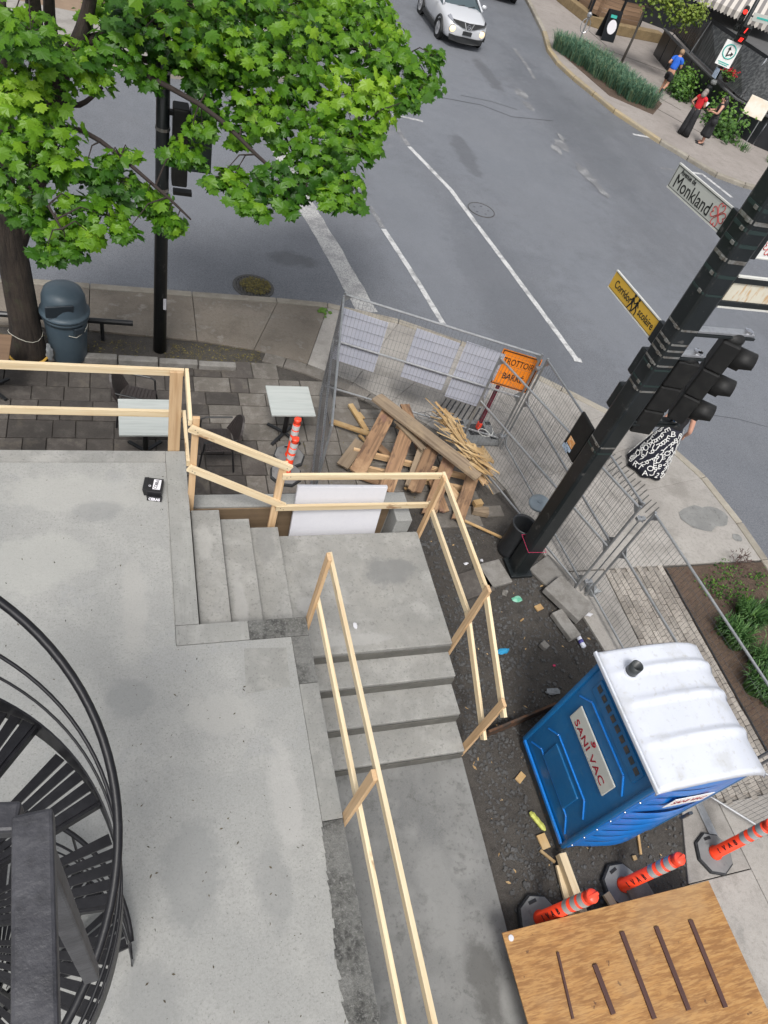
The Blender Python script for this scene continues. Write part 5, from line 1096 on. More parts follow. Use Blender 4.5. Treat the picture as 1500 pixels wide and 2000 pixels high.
limb([F0, (-1.3,8.9,3.6), (-1.0,8.2,3.5), (-.7,7.7,3.2)], .045, .01); limb([E0, (.8,9.0,4.2), (1.6,8.3,3.9), (2.3,8.0,3.7)], .04, .01); limb([(1.4,9.6,4.2), (1.9,9.1,3.9), (2.1,8.6,3.6)], .02, .007)
# leaf-bearing sprays: (picture point, height, radius)
CL = [(640,45,4.7,.62),(720,95,4.7,.65),(790,120,4.75,.45),(835,150,4.7,.28),(600,140,4.45,.6),(690,185,4.45,.55),(750,180,4.5,.35),(565,215,4.25,.55),(640,280,4.15,.5),(690,250,4.2,.35),(665,355,3.95,.34),(600,330,3.95,.42),(490,205,4.25,.48),(490,370,3.75,.30),(430,345,3.8,.22),(545,355,3.9,.3),(500,70,4.75,.8),(390,60,4.7,.75),(300,35,4.7,.5),(230,20,4.6,.5),(700,20,4.85,.6),(600,5,4.9,.7),(480,0,5.0,.8),(350,0,5.0,.7),
      (60,140,4.15,.45),(20,180,4.1,.4),(90,235,3.9,.36),(30,280,3.8,.35),(110,300,3.65,.3),(60,330,3.6,.3),(165,335,3.5,.24),(230,350,3.4,.28),(285,385,3.25,.3),(325,425,3.1,.2),(150,395,3.3,.25),(110,440,3.1,.22),(60,400,3.2,.25),(205,420,3.2,.26),(130,480,2.95,.2),(370,290,3.7,.22),(345,300,3.7,.15),(185,150,4.2,.2),(140,100,4.4,.3),(285,140,4.3,.2),(335,105,4.4,.26),(220,95,4.5,.3),(400,150,4.35,.26),(20,50,4.6,.4),(445,110,4.5,.36),(255,300,3.6,.12),(10,380,3.3,.2),(60,60,4.8,.3)]
CL += [(395,245,3.95,.2),(410,205,4.1,.18),(850,110,4.75,.16),(820,175,4.65,.16),(800,195,4.6,.13),(735,245,4.35,.14),(725,285,4.2,.12),(685,395,3.9,.14),(640,385,3.9,.14),(560,395,3.8,.12),(500,405,3.7,.13),(455,345,3.75,.14),(470,265,3.95,.16),(90,490,2.95,.12),(340,440,3.05,.10),(250,450,3.1,.12),(175,455,3.1,.12),(215,310,3.6,.12),(765,60,4.85,.2),(745,20,4.9,.2)]
LH = [(.08,.0),(.40,-.08),(.45,.10),(.76,.20),(.60,.37),(.66,.47),(.90,.68),(.58,.67),(.50,.86),(.29,.78)]
LEAF = [(0,.02)]+LH+[(0,1.10)]+[(-x_,y_) for x_, y_ in LH[::-1]]
lf = MB(); tw = MB(); rl = random.Random(21)
def leaf(b, p, out, size, tint):
    nrm = (Vector((rl.uniform(-.8,.8), rl.uniform(-.8,.8)-.3, 1.0))+out*.6).normalized()
    d_ = out*.8+Vector((rl.uniform(-.9,.9), rl.uniform(-.9,.9)-.25, -.9)); d_ = (d_-nrm*d_.dot(nrm)).normalized(); s_ = d_.cross(nrm); cv = rl.uniform(.1,.45)
    vs = [p+(s_*x+d_*y-nrm*(abs(x)*cv*.5+max(0,y-.3)*cv*.6))*size for x, y in LEAF]; c = p+d_*.42*size+nrm*.01
    n = len(vs); b.add(vs+[c], [(i, (i+1) % n, n) for i in range(n)], tint)
for ci, (px, py, z, r) in enumerate(CL):
    c = G(px, py, z); nl = int(500*r*r)+34
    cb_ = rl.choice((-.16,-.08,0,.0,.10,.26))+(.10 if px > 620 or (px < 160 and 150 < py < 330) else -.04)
    best = min((q for L in limbs for q in L), key=lambda q: (q-c).length)
    tw.tube([best, best.lerp(c,.5)+Vector((0,0,.12)), c], [.012,.008,.004], 5)
    for _ in range(nl):
        while True:
            v = Vector((rl.uniform(-1,1), rl.uniform(-1,1), rl.uniform(-1,1)))
            if v.length < 1: break
        v = v*(.35+.65*v.length); hump = Vector((v.x*r*1.12, v.y*r*1.12, v.z*r*.62-.16*r*(v.x*v.x+v.y*v.y)))
        p = c+hump; out = Vector((v.x, v.y, 0)); out = out.normalized() if out.length > .05 else Vector((1,0,0))
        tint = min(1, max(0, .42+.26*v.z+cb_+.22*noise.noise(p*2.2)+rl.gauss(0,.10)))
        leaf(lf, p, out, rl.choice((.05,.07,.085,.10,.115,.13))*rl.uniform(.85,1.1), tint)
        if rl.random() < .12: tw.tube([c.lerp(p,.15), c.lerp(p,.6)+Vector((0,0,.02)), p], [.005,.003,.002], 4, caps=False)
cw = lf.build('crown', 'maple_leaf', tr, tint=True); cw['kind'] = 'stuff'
tw.build('twigs', 'bark_twig', tr)['kind'] = 'stuff'
rp = MB(); rp.tube([TB+Vector((math.cos(a*.4)*.275, math.sin(a*.4)*.275-.02, .02)) for a in range(16)], .02, 6, closed=True); tag(rp.build('rope_ring', 'rope_yellow'), 'yellow strap lying round the foot of the maple trunk', 'strap')
rp = MB(); rp.tube([TB+Vector((math.cos(a*.4)*.235, math.sin(a*.4)*.235, .42+.05*math.sin(a*.8))) for a in range(16)], .005, 5, closed=True); tag(rp.build('string_loop', 'string_pale'), 'thin pale string tied round the maple trunk', 'string')

# ================================================================== PLANTS: bed by the side street
def tuft(b, c, n, h, spread, rng=rl, lean=.6):
    for _ in range(n):
        a = rng.uniform(0,6.283); r = spread*math.sqrt(rng.random()); base = c+Vector((math.cos(a)*r*.5, math.sin(a)*r*.5, -.02)); hh = h*rng.uniform(.55,1.1); a2 = a+rng.uniform(-.6,.6); ln = lean*rng.uniform(.3,1.1)*hh
        d_ = Vector((math.cos(a2), math.sin(a2), 0)); s_ = Vector((-d_.y, d_.x, 0))*rng.uniform(.006,.012)*max(1,h*1.6)
        m1 = base+d_*ln*.3+Vector((0,0,hh*.62)); m2 = base+d_*ln*.72+Vector((0,0,hh*.95)); tip = base+d_*ln*1.15+Vector((0,0,hh*rng.uniform(.75,1.0))); t_ = rng.random()
        b.add([base-s_, base+s_, m1-s_, m1+s_, m2-s_*.7, m2+s_*.7, tip], [(0,1,3,2),(2,3,5,4),(4,5,6)], t_)
def grass_clump(nm, label, px, py, n, h, spread, mt, grp):
    b = MB(); c = G(px, py, 0); tuft(b, c, n, h, spread); o = b.build(nm, mt, tint=True); return tag(o, label, 'grass clump', grp)
CLL = ('beside the fence foot rail','between two larger clumps near the fence','largest clump by the fence','next to the toilet roof side','at the street edge of the bed','smallest one closest to the brick band','at the toilet end of the bed','with bright broad blades')
for i, (px, py, n, h, s_) in enumerate(((1455,1215,260,.34,.34),(1430,1255,260,.34,.30),(1480,1300,300,.36,.34),(1470,1345,260,.34,.30),(1500,1205,200,.30,.3),(1408,1232,160,.30,.22),(1500,1365,260,.36,.32),(1455,1195,220,.22,.34))):
    grass_clump('grass_clump', 'arching green grass clump in the brown planting bed, '+CLL[i], px, py, n, h, s_, 'lawn_blade' if i != 7 else 'shrub_leaf', 'grass clumps in the planting bed')
for i, (px, py) in enumerate(((1420,1115),(1400,1135),(1440,1150),(1478,1130),(1415,1165),(1380,1150))):
    b = MB(); c = G(px,py,0)
    for _ in range(60):
        p = c+Vector((rl.gauss(0,.12), rl.gauss(0,.10), rl.uniform(0,.10))); leaf(b, p, Vector((rl.uniform(-1,1),rl.uniform(-1,1),0)).normalized(), rl.uniform(.015,.035), rl.random())
    tag(stuff(b.build('weed', 'shrub_leaf', tint=True)), 'low green weed on the bare soil of the planting bed', 'weed', 'weeds in the planting bed')
b = MB(); c = G(1440,1100,0)
for _ in range(70): p = c+Vector((rl.gauss(0,.09), rl.gauss(0,.09), rl.uniform(0,.2))); b.bar(p, p+Vector((rl.uniform(-.08,.08),rl.uniform(-.08,.08),rl.uniform(.02,.1))), .006, .006)
tag(b.build('dead_shrub', 'brown_strip'), 'small dead brown twiggy shrub at the bed corner', 'shrub')
b = MB(); c = G(632,607,0)
for _ in range(14): p = c+Vector((rl.gauss(0,.05), rl.gauss(0,.06), rl.uniform(.01,.06))); leaf(b, p, Vector((rl.uniform(-1,1),rl.uniform(-1,1),0)).normalized(), .06, .9)
tag(b.build('weed', 'shrub_leaf', tint=True), 'bright weed growing in the sidewalk joint by the mesh fence', 'weed')
bits('bed_litter', 'brown_strip', 500, lambda: Vector((R_.uniform(8.1,10), R_.uniform(.5,4.8), -.004)), .01, .04, 'brown mulch bits over the planting bed', 'mulch')

# ================================================================== FAR CORNER
b = MB()      # long bed of blue-green grass along the kerb
A, B = G(1094,97), G(1250,206)
for i in range(200):
    t_ = rl.random(); c = A.lerp(B, t_)+Vector((rl.uniform(-.1,1.5)*min(1,.5+t_*2.2)*(1.1-.55*t_)-.25, rl.uniform(-.3,.6), 0)); tuft(b, c, 42, .62, .42, rl, .75)
stuff(b.build('ornamental_grass', 'blue_grass', tint=True), 'long bed of blue-green ornamental grass behind the far kerb', 'grass')
b = MB(); b.prism([tuple(G(1090,100)[:2]), tuple(G(1142,78)[:2]), tuple(G(1215,128)[:2]), tuple(G(1293,203)[:2]), tuple(G(1275,224)[:2]), tuple(G(1190,187)[:2])], -.02, .012); struct(b.build('planting_bed', 'brown_soil'))
# sapling
sp_ = thing('young_tree', 'thin young tree with yellow-green crown standing behind the grass bed', 'tree', G(1210,130))
s0 = G(1210,130); b = MB(); b.tube([s0+Vector((0,0,-.05)), s0+Vector((.05,.02,1.2)), s0+Vector((.0,.05,2.2)), s0+Vector((.05,0,3.6))], [.06,.05,.04,.02], 8); b.build('trunk', 'bark_young', sp_, smooth=True)
b = MB(); tws = MB()
for (dx, dy, z, r) in ((.0,.0,2.75,.75),(.75,-.35,2.55,.65),(1.35,-.8,2.45,.55),(-.5,.4,2.95,.6),(.5,.3,3.1,.8),(1.0,-.2,3.0,.7),(1.65,-1.1,2.7,.45),(0,0,3.6,.8),(.8,-.2,3.6,.8)):
    c = s0+Vector((dx,dy,z)); tws.tube([s0+Vector((0,0,2.2)), c], [.02,.008], 5)
    for _ in range(230):
        v = Vector((rl.gauss(0,.42), rl.gauss(0,.42), rl.gauss(0,.36))); p = c+v*r; leaf(b, p, v.normalized(), rl.uniform(.06,.10), min(1,max(0,.45+.3*v.z+rl.gauss(0,.2))))
b.build('crown', 'sapling_leaf', sp_, tint=True)['kind'] = 'stuff'; tws.build('branches', 'bark_young', sp_)
# wooden terrace wall on a stone ledge
tw_ = thing('terrace_wall', 'cafe terrace wall of brown wood panels on a low stone ledge', 'wall', G(1145,50))
LG = [G(1055,-40), G(1087,2), G(1147,50), G(1208,70), G(1290,86)]
for i in range(len(LG)-1):
    p, q_ = LG[i], LG[i+1]; d_ = (q_-p).normalized(); n_ = Vector((-d_.y,d_.x,0)); n_ = n_ if n_.y+n_.x > 0 else -n_
    b = MB(); b.bar(p+n_*.30+Vector((0,0,.2)), q_+n_*.30+Vector((0,0,.2)), .55, .42); b.build('ledge', 'stone_ledge', tw_, bevel=.03)
    L = (q_-p).length; k = max(1, round(L/1.15))
    for j in range(k):
        a_, c_ = p.lerp(q_, j/k+.05/L)+n_*.5, p.lerp(q_, (j+1)/k-.05/L)+n_*.5
        if i == 1 and j >= 1 or i > 1:
            for r in range(5):
                if i == 3 and j > 0: continue
                board('wood_slat', a_+Vector((0,0,.50+r*.17)), c_+Vector((0,0,.50+r*.17)), .03, .16, 'wood_panel', tw_)
        else:
            for r in range(9): u = a_.lerp(c_, (r+.5)/9); b = MB(); b.tube([u+Vector((0,0,.41)), u+Vector((0,0,1.3))], .015, 5); b.build('baluster', 'black_metal', tw_)
        b = MB(); b.box(p.lerp(q_, j/k)+n_*.5+Vector((0,0,.85)), (.10,.10,1.0)); b.build('post', 'dark_panel', tw_, bevel=.005)
    b = MB(); b.bar(p+n_*.5+Vector((0,0,1.36)), q_+n_*.5+Vector((0,0,1.36)), .12, .05); b.build('cap', 'dark_panel', tw_)
bd_ = thing('cafe_building', 'dark cafe front rising behind the wooden terrace wall', 'building', (30,42,0))
b = MB(); b.prism([(22.5,41),(27.5,38.4),(44,38),(44,60),(22.5,60)], -.1, 7); b.build('wall', 'dark_panel', bd_)
for k in range(6): b = MB(); b.box((29+k*2.3,37.95,1.6), (1.7,.06,2.2)); b.build('window', 'car_glass', bd_)
for i, (px, py) in enumerate(((1150,8),(1225,12),(1255,30),(1285,50))):     # terrace furniture in the gloom
    c = G(px,py,.0); t = thing('terrace_chair', 'dark chair behind the terrace wall, '+('by the balusters','beside the sandwich board','under the young tree','next to the folded parasol')[i], 'chair', c+Vector((1.2,1.2,0)), 'terrace chairs'); c = c+Vector((1.2,1.2,0))
    b = MB(); b.box(c+Vector((0,0,.45)), (.45,.45,.03)); b.build('seat', 'arm_steel', t); b = MB(); b.box(c+Vector((0,.22,.72)), (.45,.03,.4)); b.build('backrest', 'arm_steel', t)
    for dx in (-.2,.2):
        for dy in (-.2,.2): b = MB(); b.tube([c+Vector((dx,dy,0)), c+Vector((dx,dy,.44))], .015, 5); b.build('leg', 'black_metal', t)
# sandwich board
ab = thing('sandwich_board', 'black sandwich board with a white oval leaning open on the far sidewalk', 'sign', G(1180,76))
c = G(1180,76)
for s_ in (-1,1):
    q_ = [c+Vector((-.35,s_*.30,0)), c+Vector((.35,s_*.30,0)), c+Vector((.35,s_*.04,1.15)), c+Vector((-.35,s_*.04,1.15))]; b = MB(); b.slab(q_, (0,s_,.2), .025); fb = b.build('face', 'dark_panel', ab, bevel=.005)
    if s_ < 0:
        fm = frame((1,0,0), (0,-1,.24), c+Vector((.0,-.20,.55))); b = MB(); b.add([fm @ Vector((.24*math.cos(a*.35), .28*math.sin(a*.35), .018)) for a in range(18)], [tuple(range(18))]); b.build('oval', 'board_white', fb)
        b = MB(); b.slab([fm @ Vector(v) for v in ((-.22,.33,.02),(.1,.33,.02),(.1,.45,.02),(-.22,.45,.02))], (0,-1,.2), .003); b.build('print', 'ink_green', fb)
# parking meter post
pm = thing('parking_meter', 'slim grey post with ring for bicycles at the end of grass bed', 'post', G(1128,88)); c = G(1128,88)
b = MB(); b.tube([c, c+Vector((0,0,1.15))], .035, 8); b.build('post', 'arm_steel', pm); b = MB(); b.lathe([(.05,1.05),(.10,1.1),(.10,1.2),(.04,1.26)], c, 12); b.build('head', 'arm_steel', pm)
b = MB(); b.tube([c+Vector((math.cos(a*.6)*.22, 0, .75+math.sin(a*.6)*.28)) for a in range(11)], .018, 6, closed=True); b.build('bike_ring', 'arm_steel', pm)
# patio enclosure on the right
en = thing('patio_enclosure', 'black patio enclosure with smoked vinyl windows and dark fabric roof', 'enclosure', (23,27,0))
W0 = [Vector(v) for v in ((23.6,33.5,0),(23.08,30.6,0),(22.75,27.9,0),(22.62,25.7,0),(23.4,24.35,0),(25.4,22.9,0),(28,21.6,0))]
W1 = [Vector(v) for v in ((24.2,32.6,2.35),(23.35,30.3,2.35),(23.55,28.3,2.35),(23.75,26.6,2.35),(24.6,25.5,2.35),(26.2,24.2,2.35),(28.4,22.9,2.35))]
for i in range(6):
    a_, c_ = W0[i], W0[i+1]; d_ = (c_-a_).normalized(); n_ = Vector((d_.y,-d_.x,0)); n_ = n_ if n_.x < 0 else -n_
    k = max(1, round((c_-a_).length/.95))
    for j in range(k):
        p, q_ = a_.lerp(c_, j/k+.012), a_.lerp(c_, (j+1)/k-.012); b = MB(); b.slab([p, q_, q_+Vector((0,0,1.0)), p+Vector((0,0,1.0))], n_, .04); b.build('panel', 'dark_panel', en, bevel=.01)
    b = MB(); b.bar(a_+Vector((0,0,1.05))+n_*.05, c_+Vector((0,0,1.05))+n_*.05, .16, .05); b.build('rail', 'awning_dark', en)
    u0, u1 = a_+Vector((0,0,1.08))-n_*.25, c_+Vector((0,0,1.08))-n_*.25
    b = MB(); b.slab([u0, u1, W1[i+1], W1[i]], n_, .01); b.build('vinyl_window', 'smoked_vinyl', en)
    b = MB(); b.tube([a_+Vector((0,0,.0))-n_*.05, W1[i]+n_*.05], .025, 6); b.build('pole', 'arm_steel', en)
    b = MB(); r0, r1 = W1[i]+Vector((.0,0,.03)), W1[i+1]+Vector((.0,0,.03)); b.slab([r0, r1, r1+Vector((5.5,1.2,.55)), r0+Vector((5.5,1.2,.55))], (0,0,1), .02); b.build('roof_fabric', 'awning_dark', en)
    b = MB(); b.bar(W1[i], W1[i+1], .06, .16); b.build('valance', 'dark_panel', en)
aw = thing('striped_awning', 'pale striped awning with a scalloped edge above the dark enclosure', 'awning', (25,31,2.9))
Q0, Q1 = G(1392,2,3.05), G(1508,52,3.05); d_ = (Q1-Q0); NS = 26
for k in range(NS):
    p, q_ = Q0+d_*(-.35+1.5*k/NS), Q0+d_*(-.35+1.5*(k+1)/NS); bk = Vector((4.2,5.0,1.0)); mt_ = 'awning_pale' if k % 2 else 'awning_stripe'
    b = MB(); b.slab([p, q_, q_+bk, p+bk], (0,0,1), .02); st = b.build('stripe', mt_, aw)
    b = MB(); m_ = (p+q_)/2; b.slab([p, q_, q_+Vector((0,0,-.18)), m_+Vector((0,0,-.26)), p+Vector((0,0,-.18))], (-1,-1,0), .01); b.build('scallop', mt_, aw)
b = MB(); c = Q0+Vector((1.4,1.6,0)); b.tube([c+Vector((0,0,-3)), c+Vector((0,0,.3))], .05, 8); b.build('pole', 'black_metal', aw)
c = Q1+Vector((1.4,1.6,0)); b = MB(); b.tube([c+Vector((0,0,-3)), c+Vector((0,0,.3))], .05, 8); b.build('pole', 'black_metal', aw)
um = thing('folded_umbrella', 'folded grey parasol standing inside the dark terrace', 'umbrella', G(1336,82)+Vector((.9,1.1,0))); c = G(1336,82)+Vector((.9,1.1,0))
b = MB(); b.tube([c, c+Vector((0,0,2.9))], .03, 8); b.build('pole', 'dark_panel', um); b = MB(); b.lathe([(.13,.95),(.20,1.0),(.15,1.5),(.10,2.3),(.03,2.85)], c, 9); b.build('canopy', 'umbrella_grey', um); b = MB(); b.lathe([(.3,0),(.3,.06),(.05,.08)], c, 12); b.build('base', 'dark_panel', um)
nb = thing('menu_board', 'pale menu board on two legs beside the enclosure', 'menu board', G(1480,262)); c = Vector((22.55,24.35,0))
fm = frame((.75,-.66,0), (-.66,-.75,.25), c+Vector((0,0,1.25))); b = MB(); b.slab([fm @ Vector(v) for v in ((-.40,-.32,0),(.40,-.32,0),(.40,.32,0),(-.40,.32,0))], fm.col[2].to_3d(), .04); b.build('board', 'notice_white', nb, bevel=.01)
for sx_ in (-.34,.34): p = fm @ Vector((sx_,-.2,-.02)); b = MB(); b.tube([p, Vector((p.x,p.y,0))], .02, 6); b.build('leg', 'arm_steel', nb)
def shrub(label, c, rx, ry, h, n, flowers=False):
    t = thing('shrub', label, 'shrub', c); b = MB()
    for _ in range(n):
        v = Vector((rl.gauss(0,.42), rl.gauss(0,.42), abs(rl.gauss(0,.5)))); p = c+Vector((v.x*rx, v.y*ry, min(1.15,v.z)*h+.03)); leaf(b, p, Vector((v.x,v.y,.1)).normalized(), rl.uniform(.06,.12), min(1,max(0,.25+.5*v.z+rl.gauss(0,.18))))
    b.build('foliage', 'shrub_leaf', t, tint=True); b = MB()
    for k in range(5): b.tube([c, c+Vector((rl.uniform(-.4,.4)*rx, rl.uniform(-.4,.4)*ry, h*.7))], [.015,.005], 5)
    b.build('stems', 'bark_twig', t); return t
shrub('leafy green shrub against the enclosure by the jogger', Vector((22.4,29.0,0)), .5, .7, .85, 480); shrub('leafy green shrub between the jogger and two women', Vector((21.9,28.1,0)), .6, .7, .8, 480); shrub('leafy green shrub behind the woman in black', Vector((21.9,24.6,0)), .7, .8, .95, 620); shrub('low shrub at the bend of the enclosure wall', Vector((22.3,25.9,0)), .6, .5, .9, 320)
b = MB(); c = Vector((22.3,23.6,0)); tuft(b, c, 70, .25, .6); tuft(b, c+Vector((1.0,-.8,0)), 70, .22, .6); tag(b.build('grass_clump', 'lawn_blade', tint=True), 'thin dry grass at the foot of the enclosure wall', 'grass clump')
# far signal pole
fx, fy = 22.2, 26.95
fp = thing('signal_pole', 'round black signal pole standing behind the two women', 'pole', (fx,fy,0)); b = MB(); b.tube([(fx,fy,0),(fx,fy,5.2)], [.09,.075], 12); b.build('shaft', 'pole_black', fp, smooth=True)
b = MB(); b.lathe([(.13,0),(.13,.9),(.10,.98)], (fx,fy,0), 12); b.build('base', 'pole_black', fp)
b = MB(); b.box((fx-.10,fy-.02,1.42), (.02,.26,.34)); b.build('notice', 'sticker_blue', fp); b = MB(); b.ball((fx-.05,fy-.12,1.12), .13, 10, (1,1,.8)); b.build('push_button_box', 'rubber_grey', fp)
FD = Vector((-.62,-.78,0)); FU = Vector((-FD.y,FD.x,0)); FU = FU if FU.x > 0 else -FU
ts = thing('lane_sign', 'white sign with black arrows inside a green ring on far pole', 'road sign', (fx,fy,1.9)); c = Vector((fx,fy,2.12))+FD*.12; FN = (FD+Vector((0,0,.05))).normalized(); fm = frame(FU, FN, c)
b = MB(); b.slab([fm @ Vector(v) for v in ((-.30,-.42,0),(.30,-.42,0),(.30,.42,0),(-.30,.42,0))], FN, .012); p = b.build('plate', 'sign_white', ts, bevel=.01)
b = MB(); b.tube([fm @ Vector((.235*math.cos(a*.2618), .08+.235*math.sin(a*.2618), .016)) for a in range(24)], .022, 4, closed=True); b.build('ring', 'ink_green', p)
b = MB()
for a_, c_, w_ in (((-.04,-.10),(-.04,.16),.05), ((-.04,-.06),(.10,.02),.045)): b.bar(fm @ Vector((*a_,.016)), fm @ Vector((*c_,.016)), w_, .004, FN)
b.slab([fm @ Vector(v) for v in ((-.11,.14,.016),(.03,.14,.016),(-.04,.26,.016))], FN, .003); b.slab([fm @ Vector(v) for v in ((.07,.09,.016),(.11,-.06,.016),(.18,.06,.016))], FN, .003); b.build('arrows', 'ink_black', p)
b = MB(); b.bar(fm @ Vector((-.22,-.30,.016)), fm @ Vector((.22,-.30,.016)), .035, .003, FN); b.bar(fm @ Vector((-.18,-.36,.016)), fm @ Vector((.18,-.36,.016)), .03, .003, FN); b.build('print_lines', 'ink_green', p)
def far_signal(label, c, lit, red_hand=False, n=3, s=.72):
    t = signal('traffic_light', label, c.x, c.y, c.z, (FD.x,FD.y), n=n, s=s); hs = [o for o in t.children if o.name.startswith('housing')]
    if lit is not None: ls = [o for o in hs[lit].children if o.name.startswith('lens')][0]; ls.data.materials.clear(); ls.data.materials.append(M['lamp_red'])
    return t
far_signal('traffic light showing a red lamp on the far pole', Vector((fx,fy,3.62))+FU*-.20+FD*.05, 0)
pt_ = thing('pedestrian_signal', 'pedestrian signal glowing red on the far pole', 'pedestrian signal', (fx,fy,2.5))
for k, z in enumerate((3.0,2.70)):
    c = Vector((fx,fy,z))+FU*.16+FD*.10; rot = Matrix((FU,FD,Vector((0,0,1)))).transposed(); b = MB(); b.box(c, (.34,.22,.28), rot); hd = b.build('housing', 'signal_black', pt_, bevel=.015)
    fm = frame(FU, FD, c+FD*.112); b = MB()
    for j, x in enumerate((-.05,0,.05) if k else (0,)): b.bar(fm @ Vector((x-.02,-.08 if k else -.09,.004)), fm @ Vector((x+.02,.06 if k else .09,.004)), .022 if k else .035, .004, FD)
    b.build('lit_symbol', 'lamp_red', hd)
    b = MB(); b.slab([fm @ Vector(v) for v in ((-.17,.14,0),(.17,.14,0),(.17,.11,.18),(-.17,.11,.18))], (0,0,1), .008); b.build('visor', 'signal_black', hd)
wn = thing('street_name_sign', 'small pale street name blade high on the far pole', 'street sign', (fx+.2,fy,3.3)); b = MB(); b.box((fx+.75,fy+.1,3.40), (1.0,.02,.26)); pl = b.build('plate', 'sign_grey_white', wn, bevel=.004); b = MB(); b.box((fx+.17,fy+.1,3.40), (.18,.04,.05)); b.build('bracket', 'pole_black', wn); b = MB(); b.bar((fx+.45,fy+.085,3.40),(fx+1.1,fy+.085,3.40), .06,.006,(0,1,0)); b.build('print_lines', 'ink_green', pl)
hb = thing('hanging_flower_basket', 'red flower basket hung on the side of the far pole', 'flower basket', (fx+.3,fy-.3,1.3)); c = Vector((fx,fy,1.42))+FU*.42; b = MB(); b.lathe([(.10,-.16),(.22,.0),(.23,.03)], c, 12); b.build('basket', 'bark_twig', hb); b = MB()
for _ in range(220): v = Vector((rl.gauss(0,.13), rl.gauss(0,.13), rl.gauss(.12,.09))); leaf(b, c+v, v.normalized(), rl.uniform(.04,.07), rl.random())
b.build('foliage', 'shrub_leaf', hb, tint=True); b = MB()
for _ in range(90): v = Vector((rl.gauss(0,.15), rl.gauss(0,.15), rl.uniform(.1,.32))); b.ball(c+v, rl.uniform(.025,.045), 5, (1,1,.7))
b.build('blossoms', 'flower_red', hb); b = MB(); b.bar((fx,fy,1.75), c+Vector((0,0,.33)), .03,.03); b.tube([c+Vector((0,0,.33)), c+Vector((0,0,.1))], .006, 4); b.build('hook', 'pole_black', hb)

